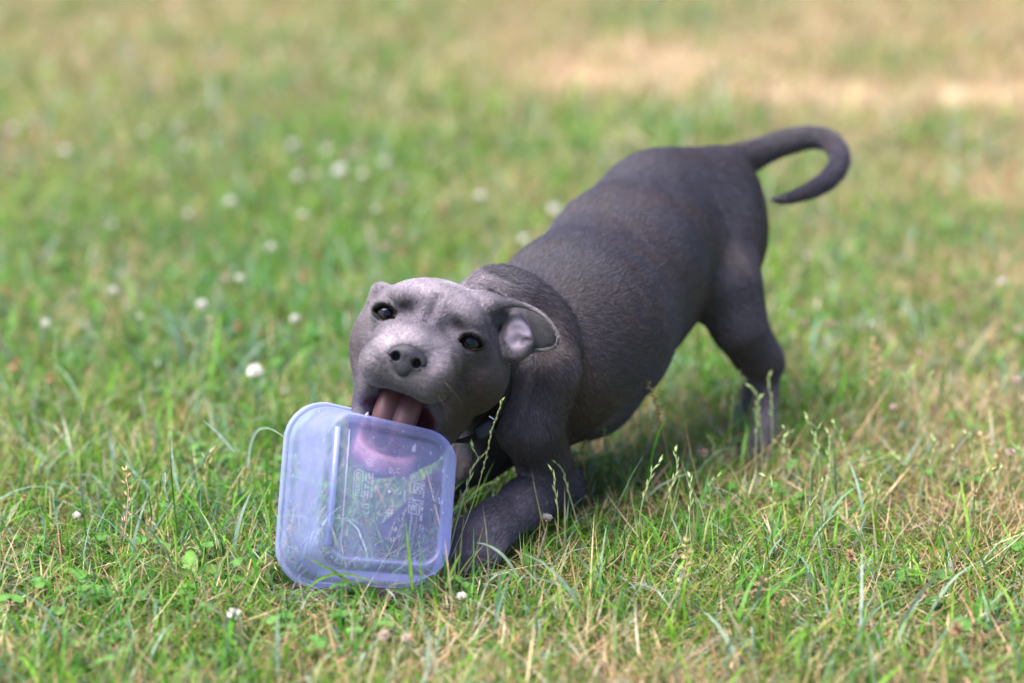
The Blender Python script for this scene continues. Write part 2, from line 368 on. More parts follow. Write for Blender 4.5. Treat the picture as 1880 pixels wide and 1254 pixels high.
def coat_colour(X):
    """colour of the coat at world points, some light and shade painted in, and how bare the skin is there"""
    n = len(X); h = headloc(X); x, y, z = h[:, 0], h[:, 1], h[:, 2]
    base = np.tile(np.array([.054, .049, .072]), (n, 1))
    brown = np.array([.072, .045, .040]); light = np.array([.46, .39, .46]); dark = np.array([.030, .025, .030])
    def mix(c, w): base[:] = base*(1-w[:, None]) + np.asarray(c)*w[:, None]
    nz = fbm(X[:, 0]*1+X[:, 2]*.7+9, X[:, 1]+X[:, 2]*.5+4, 38.)
    head = sm(y, -95, -60)*(np.abs(x) < 75)*(z > -110)*(z < 48)
    head = head*(((x/75)**2+((z+25)/85)**2) < 1)
    def blob(u, v, t, r): c = P(u, v, t); return np.exp(-((X-c)**2).sum(1)/(r*r))
    bro = np.clip(blob(1385, 470, 1.9, .035)+blob(1370, 350, 1.93, .03)+blob(1395, 560, 1.9, .035)+.9*blob(1060, 690, 1.72, .035)+.8*blob(1035, 760, 1.70, .03)
                  + .6*blob(980, 880, 1.69, .03)+.5*blob(1040, 560, 1.69, .03), 0, 1)
    mix(brown, bro*.6)
    mix(brown*1.05, np.clip((nz-.5)*1.6, 0, .35)*(1-head))
    # face: pale fur, plus light from above and the left painted in
    lightw = np.exp(-((x/24)**2+((z+9)/9)**2))*sm(y, -20, 5)*.8
    lightw = np.maximum(lightw, .85*np.exp(-(((np.abs(x)-17)/11)**2+((z+17)/11)**2))*sm(y, 0, 15))
    lightw = np.maximum(lightw, .6*np.exp(-(((x+25)/9)**2+((z+32)/12)**2))*sm(y, 0, 15))
    lightw = np.maximum(lightw, .72*head*sm(z, 6, 26)*sm(-x, -45, -15))  # top light on the skull, painted into the coat
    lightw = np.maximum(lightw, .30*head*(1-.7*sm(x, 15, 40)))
    mix(light, lightw)
    mix(brown*.95, .9*head*np.clip(1.3*np.exp(-(((x-44)/20)**2+((z+42)/28)**2)), 0, 1)*sm(x, 10, 28))  # brown cheek, partly the shade of that side painted in
    mix(brown*.9, .6*head*np.exp(-(((x+46)/9)**2+((z+35)/26)**2)))
    mix(dark*1.2, .9*head*np.exp(-(((np.abs(x)-18)/7)**2+((z-9)/5)**2))*sm(y, -30, -8))
    mix([.10, .085, .12], .6*head*np.exp(-((x/13)**2+((z-8)/13)**2))*sm(y, -30, -5))
    mix([.11, .10, .135], .7*np.exp(-((x/24)**2+((z+43)/7)**2))*sm(y, 15, 30))
    for ex, ey, ez, rt in EYES:
        s = 1 if ex > 0 else -1
        d = np.sqrt(((x-ex-s*.9)/8.7)**2+((z-ez-.3)/6.1)**2+((y-ey-5)/14)**2)
        mix([.006, .005, .007], 1-sm(d, 1.0, 1.18))
    mix([.02, .018, .022], np.exp(-((x/13.5)**2+((z+24)/10)**2)**3)*sm(y, 25, 34))
    # whisker spots
    for s in (-1, 1):
        for r_ in range(3):
            for c_ in range(5):
                wx, wz = s*(11+c_*3.0), -30-r_*4.2+c_*.5
                mix([.05, .04, .055], .7*np.exp(-(((x-wx)**2+(z-wz)**2)/.9))*(y > 12))
    # mouth lining
    dc = CAV(X)*1000
    lips = (1-sm(dc, 1.8, 3.6))*(y > -40)
    mix([.10, .030, .033], lips)
    mix([.02, .006, .008], (1-sm(dc, -40, .5))*(y < 8)*lips*.8)
    inner = lips*1.0
    # lining of the jaw below
    jw = (1-sm(np.abs(x), 18, 23))*(z < -70)*(y > -12)*(z > -101)
    mix([.62, .29, .30], jw*.75)
    # inner ear
    e1 = P(951, 614, 1.622); ew = np.exp(-((((X-e1)@EB)/.0095)**2+(((X-e1)@EUp)/.0105)**2+(((X-e1)@EN)/.010)**2)*1.0)
    ew = sm(ew, .25, .55)
    mix([.22, .185, .26], ew*.9)
    cv = np.full(n, 1.)
    for a_, b_ in ((P(926, 575, 1.625), P(925, 612, 1.623)), (P(972, 626, 1.620), P(960, 628, 1.620))):
        ab = b_-a_; t_ = np.clip(((X-a_)@ab)/(ab@ab), 0, 1); cv = np.minimum(cv, np.linalg.norm(X-(a_+t_[:, None]*ab), axis=1))
    mix([.05, .04, .055], .6*(1-sm(cv, .0015, .004)))  # shade in the carved ear crevices, painted as darker colour
    mix([.075, .07, .08], np.clip(blob(995, 610, 1.628, .014)*1.4, 0, 1)*(1-ew)*.7)
    rim_pts = [P(900, 560, 1.62), P(930, 555, 1.618), P(962, 560, 1.618), P(991, 574, 1.619), P(1013, 594, 1.62), P(1024, 617, 1.621)]
    rd = np.full(n, 1.)
    for a_, b_ in zip(rim_pts[:-1], rim_pts[1:]):
        ab = b_-a_; t_ = np.clip(((X-a_)@ab)/(ab@ab), 0, 1); rd = np.minimum(rd, np.linalg.norm(X-(a_+t_[:, None]*ab), axis=1))
    mix([.30, .25, .30], .6*(1-sm(rd, .0012, .0026)))  # light catching the ear rim, painted as paler colour
    mix([.17, .145, .185], .8*np.clip(blob(1402, 740, 1.88, .026)+blob(1375, 800, 1.9, .028), 0, 1))  # painted light: hind shanks paled so they look lit
    mix([.19, .165, .215], .9*np.clip(blob(950, 945, 1.68, .03)+blob(900, 995, 1.64, .02), 0, 1))  # painted light: near forearm and wrist paled against the shadow there
    st = fbm(X[:, 0]*1+X[:, 2]*.8+7, X[:, 1]*1.0-X[:, 2]*.9+5, 260.)
    base[:] = base*(1+(st[:, None]-.5)*.5)
    bare = np.clip(inner+ew*.9+jw*.8, 0, 1)
    for ex, ey, ez, rt in EYES:
        s = 1 if ex > 0 else -1; d = np.sqrt(((x-ex-s*.9)/8.7)**2+((z-ez-.3)/6.1)**2+((y-ey-5)/14)**2); bare = np.maximum(bare, 1-sm(d, .88, 1.02))
    d = np.sqrt((x/14)**2+((y-44)/12)**2+((z+25)/12)**2); bare = np.maximum(bare, 1-sm(d, .8, 1.0))
    return base, bare

def coat_mat(name, hair=False):
    m, nt, b = mat_new(name); N, L = nt.nodes, nt.links
    at = N.new('ShaderNodeAttribute'); at.attribute_name = 'tint'
    L.new(at.outputs['Color'], b.inputs['Base Color'])
    b.inputs['Roughness'].default_value = .36 if hair else .55
    b.inputs['Specular IOR Level'].default_value = .5 if hair else .15
    b.inputs['Sheen Weight'].default_value = 0; b.inputs['Sheen Roughness'].default_value = .4
    b.inputs['Sheen Tint'].default_value = (.8, .78, 1, 1)
    if not hair:
        geo = N.new('ShaderNodeNewGeometry'); nz = N.new('ShaderNodeTexNoise'); nz.inputs['Scale'].default_value = 900; nz.inputs['Detail'].default_value = 3
        L.new(geo.outputs['Position'], nz.inputs['Vector'])
        bp = N.new('ShaderNodeBump'); bp.inputs['Strength'].default_value = .35; bp.inputs['Distance'].default_value = .0006
        L.new(nz.outputs['Fac'], bp.inputs['Height']); L.new(bp.outputs[0], b.inputs['Normal'])
    return m
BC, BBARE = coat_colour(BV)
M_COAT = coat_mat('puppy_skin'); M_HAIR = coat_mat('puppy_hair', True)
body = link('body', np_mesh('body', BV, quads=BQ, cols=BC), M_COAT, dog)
tris = np.concatenate([BQ[:, :3], BQ[:, [0, 2, 3]]])
BVH = BVHTree.FromPolygons([tuple(v) for v in BV.tolist()], [tuple(t) for t in BQ.tolist()], all_triangles=False)

# short coat
SKEL = []      # (a, b, direction the hair lies, reach in metres)
def sk(*pts, reach=1.0):
    pts = [P(*p[:3]) for p in pts]
    for a, b in zip(pts[:-1], pts[1:]): SKEL.append((a, b, (b-a)/np.linalg.norm(b-a), reach))
sk((880, 640, 1.68), (1005, 668, 1.74), (1062, 592, 1.77), (1150, 490, 1.83), (1222, 416, 1.885), (1300, 380, 1.915))
sk((1075, 700, 1.775), (1150, 585, 1.84), (1240, 470, 1.90))
sk(*[(q[0], q[1], q[2]) for q in TAIL[1:-2]], reach=.009)
sk((1000, 690, 1.678), (972, 780, 1.69), (1010, 862, 1.725)); sk((1022, 895, 1.738), (962, 925, 1.695), (884, 985, 1.648), (864, 1030, 1.63))
sk((1312, 430, 1.865), (1330, 540, 1.85), (1385, 655, 1.87)); sk((1408, 668, 1.88), (1396, 790, 1.875), (1380, 836, 1.86))
sk((1424, 645, 1.985), (1368, 790, 1.95)); sk((898, 562, 1.63), (960, 575, 1.63), (1020, 615, 1.62))
def fur_dir(X):
    acc = np.zeros_like(X)
    for a, b, d, reach in SKEL:
        ab = b-a; t = np.clip(((X-a)@ab)/(ab@ab), 0, 1); r = np.linalg.norm(X-(a+t[:, None]*ab), axis=1)
        acc += d/(r[:, None]+.014)**3*np.exp(-(r[:, None]/reach)**2*.8)*(1 if reach > .5 else 8)
    acc /= np.linalg.norm(acc, axis=1)[:, None]+1e-9
    h = headloc(X)
    src = Hd(0, 42, -20); rad = X-src
    rad -= ((X-Hd(0, 0, 0))@HY)[:, None]*HY*.3
    rad /= np.linalg.norm(rad, axis=1)[:, None]+1e-9
    w = (sm(h[:, 1], -75, -50)*(((h[:, 0]/72)**2+((h[:, 2]+25)/85)**2) < 1))[:, None]
    return acc*(1-w)+rad*w, w[:, 0]
def make_fur(n):
    A, Bv, Cv = BV[tris[:, 0]], BV[tris[:, 1]], BV[tris[:, 2]]
    cr = np.cross(Bv-A, Cv-A); ar = np.linalg.norm(cr, axis=1); nrm = cr/(ar[:, None]+1e-12)
    ctr = (A+Bv+Cv)/3
    facing = ((np.array([0, 0, CAM_H])-ctr)*nrm).sum(1)/np.linalg.norm(np.array([0, 0, CAM_H])-ctr, axis=1)
    hd = headloc(ctr); onhead = (hd[:, 1] > -60) & (((hd[:, 0]/72)**2+((hd[:, 2]+25)/85)**2) < 1)
    w = ar*np.where(facing > -.15, 1.0, .25)*np.where(onhead, 2.6, 1.0)*(1-BBARE[tris[:, 0]])
    f = rng.choice(len(tris), n, p=w/w.sum()); r1 = np.sqrt(rng.random(n)); r2 = rng.random(n)
    a, b, c = (1-r1)[:, None], (r1*(1-r2))[:, None], (r1*r2)[:, None]
    pts = A[f]*a+Bv[f]*b+Cv[f]*c
    VN = np.zeros_like(BV)
    for i in range(3): np.add.at(VN, tris[:, i], cr)
    VN /= np.linalg.norm(VN, axis=1)[:, None]+1e-12
    nm = VN[tris[f, 0]]*a+VN[tris[f, 1]]*b+VN[tris[f, 2]]*c; nm /= np.linalg.norm(nm, axis=1)[:, None]+1e-12
    d, hw = fur_dir(pts); d -= (d*nm).sum(1)[:, None]*nm; d /= np.linalg.norm(d, axis=1)[:, None]+1e-9
    side = np.cross(nm, d); cl = (fbm(pts[:, 0]+pts[:, 2]+3, pts[:, 1]-pts[:, 2]*.7+3, 120.)-.5)*1.6
    d = d+side*(rng.normal(0, .16, n)+cl*.5)[:, None]; d /= np.linalg.norm(d, axis=1)[:, None]
    hl = np.hypot(headloc(pts)[:, 0], 0); 
    ear = np.exp(-((pts-P(970, 605, 1.622))**2).sum(1)/.022**2); ln = np.where(hw > .5, .0022, .0042)*(.6+.8*rng.random(n))*(1-.72*np.clip(ear*1.5, 0, 1)); lift = np.where(hw > .5, .35, .24)*(.5+rng.random(n))
    p0 = pts-nm*.0002
    p1 = p0+ln[:, None]*.45*(d+nm*(lift*1.5)[:, None]); p2 = p0+ln[:, None]*(d+nm*(lift)[:, None]*.9)
    Z = np.stack([p0, p1, p2], 1).astype(np.float32)
    hc = bpy.data.hair_curves.new('coat'); hc.add_curves([3]*n)
    hc.attributes['position'].data.foreach_set('vector', Z.ravel()) if 'position' in hc.attributes else hc.points.foreach_set('position', Z.ravel())
    rad = np.tile(np.array([.00010, .00008, .00002], np.float32), n)*np.repeat(np.where(hw > .5, .8, 1.25), 3).astype(np.float32)
    ra = hc.attributes.get('radius') or hc.attributes.new('radius', 'FLOAT', 'POINT'); ra.data.foreach_set('value', rad)
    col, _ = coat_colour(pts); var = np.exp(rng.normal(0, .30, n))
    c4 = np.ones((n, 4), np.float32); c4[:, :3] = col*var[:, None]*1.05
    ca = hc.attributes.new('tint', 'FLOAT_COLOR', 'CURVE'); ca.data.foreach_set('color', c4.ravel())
    hc.materials.append(M_HAIR)
    o = bpy.data.objects.new('fur', hc); C.objects.link(o); o.parent = dog; o.location = -dog.location; o['kind'] = 'stuff'
    return o
make_fur(420000)

WV = []; WQ = []; wo = 0
wr = random.Random(3)
for s_ in (-1, 1):
    for k in range(5):
        a = Hd(s_*wr.uniform(14, 27), wr.uniform(34, 42), wr.uniform(-40, -28)); d0 = s_*HX*wr.uniform(.6, 1)+HY*wr.uniform(.2, .7)-HZ*wr.uniform(0, .5); d0 /= np.linalg.norm(d0)
        L_ = wr.uniform(.014, .026); pts_ = [a+d0*L_*f-HZ*L_*.35*f*f for f in np.linspace(0, 1, 6)]
        for i in range(6):
            r_ = .00006*(1-i/6.5); sd = np.cross(d0, [.1, 1, .2]); sd /= np.linalg.norm(sd); w_ = np.cross(sd, d0)
            for q in range(3): WV.append(pts_[i]+(sd*math.cos(q*2.094)+w_*math.sin(q*2.094))*r_)
        for i in range(5):
            for q in range(3): WQ.append([wo+i*3+q, wo+i*3+(q+1) % 3, wo+i*3+3+(q+1) % 3, wo+i*3+3+q])
        wo += 18
wk = link('whiskers', np_mesh('whiskers', WV, quads=WQ), simple_mat('whisker', (.12, .10, .12), .4), dog); wk['kind'] = 'stuff'
# nose leather
NS = Shape()
he(NS, 0, 41.5, -23.5, 12.8, 8.0, 8.6, 3)
he(NS, 0, 44.5, -19, 8.5, 5.5, 5.5, 4)
for s in (-1, 1): he(NS, s*8.4, 44, -23.5, 5.2, 5.2, 5.8, 3)
he(NS, 0, 44, -30, 5.5, 5, 5.5, 4)
for s in (-1, 1):
    he(NS, s*7.2, 50.5, -24.0, 3.2, 9.5, 3.4, 1.3, 'd')
    NS.chain([(Hd(s*8, 50, -25.6), .0012), (Hd(s*12.2, 46.5, -25.2), .0009)], .0012, 'd')
NS.chain([(Hd(0, 51, -22), .0006), (Hd(0, 51.5, -28), .0008), (Hd(0, 49, -36), .0008)], .0016, 'd')
nc = Hd(0, 42, -24)
ng = [np.arange(nc[i]-.02, nc[i]+.02, .00045) for i in range(3)]
NV, NQ = surface_nets(NS, *ng)
m, nt, b = mat_new('nose_leather'); b.inputs['Base Color'].default_value = (.034, .031, .046, 1); b.inputs['Roughness'].default_value = .5; b.inputs['Specular IOR Level'].default_value = .3
vor = nt.nodes.new('ShaderNodeTexVoronoi'); vor.inputs['Scale'].default_value = 1100
geo = nt.nodes.new('ShaderNodeNewGeometry'); nt.links.new(geo.outputs['Position'], vor.inputs['Vector'])
bp = nt.nodes.new('ShaderNodeBump'); bp.inputs['Strength'].default_value = .45; bp.inputs['Distance'].default_value = .0005
nt.links.new(vor.outputs['Distance'], bp.inputs['Height']); nt.links.new(bp.outputs[0], b.inputs['Normal'])
link('nose', np_mesh('nose', NV, quads=NQ), m, dog)

# eyes
def uv_sphere(c, R, r, nu=32, nv=20, zfun=None):
    """ellipsoid with rows of R as axes; pole along axis 1 (forward)"""
    V = []; Q = []; T = []
    for j in range(nv+1):
        th = math.pi*j/nv
        for i in range(nu):
            ph = 2*math.pi*i/nu
            l = np.array([math.sin(th)*math.cos(ph), math.cos(th), math.sin(th)*math.sin(ph)])
            V.append(np.asarray(c)+(l*np.asarray(r))@R)
    for j in range(nv):
        for i in range(nu):
            Q.append([j*nu+i, j*nu+(i+1) % nu, (j+1)*nu+(i+1) % nu, (j+1)*nu+i])
    return np.array(V), np.array(Q)
def merge(parts):
    V = []; Q = []; o = 0
    for v, q in parts: V.append(v); Q.append(np.asarray(q)+o); o += len(v)
    return np.concatenate(V), np.concatenate(Q)
m_eye, nt, b = mat_new('eye'); N, L = nt.nodes, nt.links
at = N.new('ShaderNodeAttribute'); at.attribute_name = 'tint'; L.new(at.outputs['Color'], b.inputs['Base Color'])
b.inputs['Roughness'].default_value = .03; b.inputs['Specular IOR Level'].default_value = .5; b.inputs['Specular Tint'].default_value = (.5, .62, 1, 1)
for (x, y, z, rt) in EYES:
    c = Hd(x, y-1.5, z)
    tocam = np.array([0, 0, CAM_H])-c; tocam /= np.linalg.norm(tocam)
    a0 = HX-(HX@tocam)*tocam; a0 /= np.linalg.norm(a0); a2 = np.cross(a0, tocam)
    R = np.stack([a0, tocam, a2])
    V, Q = uv_sphere(c, R, [.0083]*3, 48, 48)
    d = np.degrees(np.arccos(np.clip(((V-c)/.0083)@tocam, -1, 1)))
    ang = np.arctan2((V-c)@a2, (V-c)@a0)
    col = np.zeros((len(V), 3)); 
    iris = np.array([.034, .024, .021]); 
    for i in range(len(V)):
        if d[i] < 21: col[i] = (.002, .002, .003)
        elif d[i] < 58:
            f = .75+.35*math.sin(ang[i]*23+1.3*math.sin(ang[i]*7)); e = 1-.6*max(0, (d[i]-46)/12); col[i] = iris*f*e
        elif d[i] < 64: col[i] = (.006, .005, .006)
        else: col[i] = (.05, .04, .04)
    link('eye', np_mesh('eye', V, quads=Q, cols=col), m_eye, dog)

# tongue, teeth
TG = Shape()
for s in (-1, 1):
    TG.rope([(Hd(s*6.5+0, -26, -42), .0086), (Hd(s*7.0, -8, -45), .0082), (Hd(s*7.2, 3, -53), .0080), (Hd(s*7.2, 7, -64), .0078), (Hd(s*6, 6, -74), .0066), (Hd(s*4.5, 3, -82), .004)], .0022)
tc = Hd(1, -6, -64); tg = [np.arange(tc[i]-.042, tc[i]+.042, .0009) for i in range(3)]
TV, TQ = surface_nets(TG, *tg)
m_t, nt, b = mat_new('tongue'); b.inputs['Base Color'].default_value = (.12, .048, .056, 1); b.inputs['Roughness'].default_value = .5
b.inputs['Subsurface Weight'].default_value = .2; b.inputs['Subsurface Radius'].default_value = (.004, .0015, .001); b.inputs['Subsurface Scale'].default_value = 1
nz = nt.nodes.new('ShaderNodeTexNoise'); nz.inputs['Scale'].default_value = 1400; geo = nt.nodes.new('ShaderNodeNewGeometry'); nt.links.new(geo.outputs['Position'], nz.inputs['Vector'])
bp = nt.nodes.new('ShaderNodeBump'); bp.inputs['Strength'].default_value = .4; bp.inputs['Distance'].default_value = .0004
nt.links.new(nz.outputs['Fac'], bp.inputs['Height']); nt.links.new(bp.outputs[0], b.inputs['Normal'])
link('tongue', np_mesh('tongue', TV, quads=TQ), m_t, dog)
m_tooth = simple_mat('tooth', (.75, .70, .62), .25)
def spike(a, b, r0, r1, n=10, m=5):
    a = np.asarray(a, float); b = np.asarray(b, float); d = b-a; d /= np.linalg.norm(d)
    s = np.cross(d, [.3, .9, .2]); s /= np.linalg.norm(s); w = np.cross(d, s)
    V = []; Q = []
    for j in range(m+1):
        f = j/m; r = r0*(1-f**1.5)+r1*f**1.5
        for i in range(n):
            an = 2*math.pi*i/n; V.append(a+(b-a)*f+(s*math.cos(an)+w*math.sin(an))*r)
    for j in range(m):
        for i in range(n): Q.append([j*n+i, j*n+(i+1) % n, (j+1)*n+(i+1) % n, (j+1)*n+i])
    return np.array(V), np.array(Q)
for (a, b_, r) in [(Hd(-18.5, 2, -69), Hd(-18.2, 4, -65.5), .0015), (Hd(18.5, 2, -80), Hd(18.5, 4, -75), .0017)]:
    V, Q = spike(a, b_, r, .0004); link('tooth', np_mesh('tooth', V, quads=Q), m_tooth, dog)
m_claw = simple_mat('claw', (.05, .045, .055), .35)
for (u, v, t, r) in TOES:
    V, Q = spike(P(u-2, v+6, t-.005), P(u-4, v+17, t-.0095), .0017, .0004); link('claw', np_mesh('claw', V, quads=Q), m_claw, dog)

# collar: a strap laid round the neck by casting outwards from the neck's axis
m_strap, nt, b = mat_new('nylon_strap'); b.inputs['Base Color'].default_value = (.008, .008, .014, 1); b.inputs['Roughness'].default_value = .6
wv = nt.nodes.new('ShaderNodeTexWave'); wv.inputs['Scale'].default_value = 900; geo = nt.nodes.new('ShaderNodeNewGeometry'); nt.links.new(geo.outputs['Position'], wv.inputs['Vector'])
bp = nt.nodes.new('ShaderNodeBump'); bp.inputs['Strength'].default_value = .4; bp.inputs['Distance'].default_value = .0004
nt.links.new(wv.outputs['Fac'], bp.inputs['Height']); nt.links.new(bp.outputs[0], b.inputs['Normal'])
ring_px = [(944, 640, 1.668), (942, 690, 1.668), (929, 742, 1.667), (903, 783, 1.666), (868, 806, 1.668), (830, 808, 1.672), (795, 780, 1.68), (780, 710, 1.69), (795, 630, 1.705), (840, 580, 1.71), (890, 570, 1.705), (930, 595, 1.68)]
RP = np.array([P(*q) for q in ring_px]); NR = len(RP); NC = 72; cen = RP.mean(0); V = []; Q = []
ax = P(1000, 690, 1.76)-P(850, 670, 1.66); ax /= np.linalg.norm(ax)
for i in range(NC):
    f = i*NR/NC; k = int(f); t = f-k; a_, b_, c_, d_ = [RP[(k+q) % NR] for q in (-1, 0, 1, 2)]
    p = .5*((2*b_)+(c_-a_)*t+(2*a_-5*b_+4*c_-d_)*t*t+(3*b_-a_-3*c_+d_)*t**3)
    d = p-cen; d -= (d@ax)*ax; d /= np.linalg.norm(d)
    for (off, ex) in ((-.0065, -.0015), (-.0065, .0012), (.0065, .0012), (.0065, -.0015)): V.append(p+ax*off+d*ex)
for i in range(NC):
    k = (i+1) % NC
    for q in range(4): Q.append([i*4+q, i*4+(q+1) % 4, k*4+(q+1) % 4, k*4+q])
col_o = link('collar', np_mesh('collar', V, quads=Q, smooth=False), m_strap, dog); col_o['label'] = 'black webbing collar'
def box_mesh(c, R, r, bev=.3):
    V = []
    for sx in (-1, 1):
        for sy in (-1, 1):
            for sz in (-1, 1): V.append(np.asarray(c)+(np.array([sx, sy, sz])*r)@R)
    Q = [[0, 1, 3, 2], [4, 6, 7, 5], [0, 4, 5, 1], [2, 3, 7, 6], [0, 2, 6, 4], [1, 5, 7, 3]]
    return np.array(V), np.array(Q)
RB = np.stack([CX*math.cos(.5)+CU*math.sin(.5), CB, -CX*math.sin(.5)+CU*math.cos(.5)])
V, Q = box_mesh(P(889, 790, 1.6605), RB, np.array([.0070, .0022, .0055]))
buckle = link('buckle', np_mesh('buckle', V, quads=Q, smooth=False), simple_mat('buckle_plastic', (.012, .011, .026), .5), col_o)
bv = buckle.modifiers.new('bevel', 'BEVEL'); bv.width = .002; bv.segments = 3
V, Q = spike(P(898, 764, 1.657), P(907, 770, 1.657), .0006, .0006); link('ring', np_mesh('ring', V, quads=Q), simple_mat('steel', (.7, .7, .75), .2, Metallic=1.0), col_o)

# ------------------------------------------------------------------ the plastic tub
def rrect(hw, hh, cr, seg=9):
    pts = []
    for (sx, sy, a0) in ((1, 1, 0), (-1, 1, 90), (-1, -1, 180), (1, -1, 270)):
        for i in range(seg+1):
            a = math.radians(a0+90*i/seg); pts.append((sx*(hw-cr)+cr*math.cos(a), sy*(hh-cr)+cr*math.sin(a)))
    return pts
ty, tp, tr = math.radians(19), math.radians(6), math.radians(4)
TN = math.cos(ty)*math.cos(tp)*CB + math.sin(ty)*math.cos(tp)*CX + math.sin(tp)*CU
TR = CX-(CX@TN)*TN; TR /= np.linalg.norm(TR); TU = CU-(CU@TN)*TN-(CU@TR)*TR; TU /= np.linalg.norm(TU)
TR, TU = math.cos(tr)*TR-math.sin(tr)*TU, math.sin(tr)*TR+math.cos(tr)*TU
TC = P(714, 907, 1.568)
def tubp(x, y, s=0.0):
    # the bite presses the upper right of the tub down a little
    if y > 0 and x > -.03: y = y - .12*(x+.03)*min(1.0, y/.045)
    return TC + x*TR + y*TU - s*TN
def plastic(name, op=.30, col=(.45, .49, 1.0)):
    m, nt, b = mat_new(name); N, L = nt.nodes, nt.links
    geo = N.new('ShaderNodeNewGeometry')
    n1 = N.new('ShaderNodeTexNoise'); n1.inputs['Scale'].default_value = 28; n1.inputs['Detail'].default_value = 4
    n2 = N.new('ShaderNodeTexNoise'); n2.inputs['Scale'].default_value = 420; n2.inputs['Detail'].default_value = 2
    mp = N.new('ShaderNodeMapping'); mp.inputs['Rotation'].default_value = (0, .6, 0); mp.inputs['Scale'].default_value = (1, 1, .25)
    n3 = N.new('ShaderNodeTexNoise'); n3.inputs['Scale'].default_value = 520; n3.inputs['Detail'].default_value = 1
    L.new(geo.outputs['Position'], mp.inputs[0]); L.new(mp.outputs[0], n3.inputs['Vector'])
    for n in (n1, n2): L.new(geo.outputs['Position'], n.inputs['Vector'])
    bump = N.new('ShaderNodeBump'); bump.inputs['Strength'].default_value = .25; bump.inputs['Distance'].default_value = .0006
    L.new(n2.outputs['Fac'], bump.inputs['Height'])
    b.inputs['Base Color'].default_value = (*col, 1); b.inputs['Roughness'].default_value = .2; b.inputs['Specular IOR Level'].default_value = .7
    L.new(bump.outputs[0], b.inputs['Normal'])
    tl = N.new('ShaderNodeBsdfTranslucent'); tl.inputs['Color'].default_value = (*[min(1, c*1.05) for c in col], 1)
    body_ = N.new('ShaderNodeMixShader'); body_.inputs[0].default_value = .45; L.new(b.outputs[0], body_.inputs[1]); L.new(tl.outputs[0], body_.inputs[2])
    tp_ = N.new('ShaderNodeBsdfTransparent'); tp_.inputs['Color'].default_value = (.87, .89, 1, 1)
    lw = N.new('ShaderNodeLayerWeight'); lw.inputs['Blend'].default_value = .35
    m1 = N.new('ShaderNodeMapRange'); m1.inputs['To Min'].default_value = op; m1.inputs['To Max'].default_value = .93
    L.new(lw.outputs['Facing'], m1.inputs['Value'])
    m2 = N.new('ShaderNodeMapRange'); m2.inputs['From Min'].default_value = .35; m2.inputs['From Max'].default_value = .75; m2.inputs['To Min'].default_value = -.07; m2.inputs['To Max'].default_value = .16
    L.new(n1.outputs['Fac'], m2.inputs['Value'])
    m3 = N.new('ShaderNodeMapRange'); m3.inputs['From Min'].default_value = .70; m3.inputs['From Max'].default_value = .73; m3.inputs['To Min'].default_value = 0; m3.inputs['To Max'].default_value = .35
    L.new(n3.outputs['Fac'], m3.inputs['Value'])
    a1 = N.new('ShaderNodeMath'); a1.operation = 'ADD'; L.new(m1.outputs[0], a1.inputs[0]); L.new(m2.outputs[0], a1.inputs[1])
    a2 = N.new('ShaderNodeMath'); a2.operation = 'ADD'; a2.use_clamp = True; L.new(a1.outputs[0], a2.inputs[0]); L.new(m3.outputs[0], a2.inputs[1])
    ms = N.new('ShaderNodeMixShader'); L.new(a2.outputs[0], ms.inputs[0]); L.new(tp_.outputs[0], ms.inputs[1]); L.new(body_.outputs[0], ms.inputs[2])
    L.new(ms.outputs[0], N['Material Output'].inputs['Surface'])
    return m
M_TUB = plastic('clear_blue_plastic'); M_RIM = plastic('clear_blue_plastic_rim', .50, (.55, .60, .98)); M_MARK = plastic('moulded_plastic', .45, (.85, .87, 1))
tub = empty('plastic_tub', tubp(0, -.060, .06))
tag(tub, 'translucent bluish square food tub on its side in the grass, bitten by the puppy', 'food container')
def rings(levels, cap):
    V = []; Q = []; T = []; n = None
    for (s, hw, hh, cr) in levels:
        for (x, y) in rrect(hw, hh, cr): V.append(tubp(x, y, s))
    n = len(rrect(.04, .04, .01))
    for j in range(len(levels)-1):
        for i in range(n): Q.append([j*n+i, (j+1)*n+i, (j+1)*n+(i+1) % n, j*n+(i+1) % n])
    if cap:
        V.append(tubp(0, 0, levels[0][0])); c = len(V)-1
        T = [[c, i, (i+1) % n] for i in range(n)]
    return V, Q, T
base_l = [(.0020, .0345, .0412, .010), (.0019, .0360, .0427, .011), (.0005, .0370, .0437, .012), (0, .0377, .0444, .0125), (0, .0390, .0457, .013), (.0002, .0412, .0482, .016), (.0013, .0440, .0508, .018),
          (.0036, .0452, .0512, .0195), (.0075, .0461, .0520, .0205), (.020, .0475, .0532, .0215), (.034, .0492, .0545, .0225), (.0500, .0512, .0560, .0235),
          (.0508, .0532, .0578, .0250), (.0530, .0540, .0585, .0255), (.0600, .0546, .0590, .0255)]
V, Q, T = rings(base_l, True)
link('tub_body', np_mesh('tub_body', V, quads=Q, tris=T), M_TUB, tub)
rim_l = [(.0602, .0546, .0590, .0255), (.0596, .0560, .0604, .0262), (.0600, .0572, .0615, .027), (.0616, .0577, .0620, .0272), (.0640, .0577, .0620, .0272), (.0650, .0570, .0613, .027), (.0646, .0552, .0596, .026)]
V, Q, T = rings(rim_l, False)
link('rim', np_mesh('rim', V, quads=Q), M_RIM, tub)
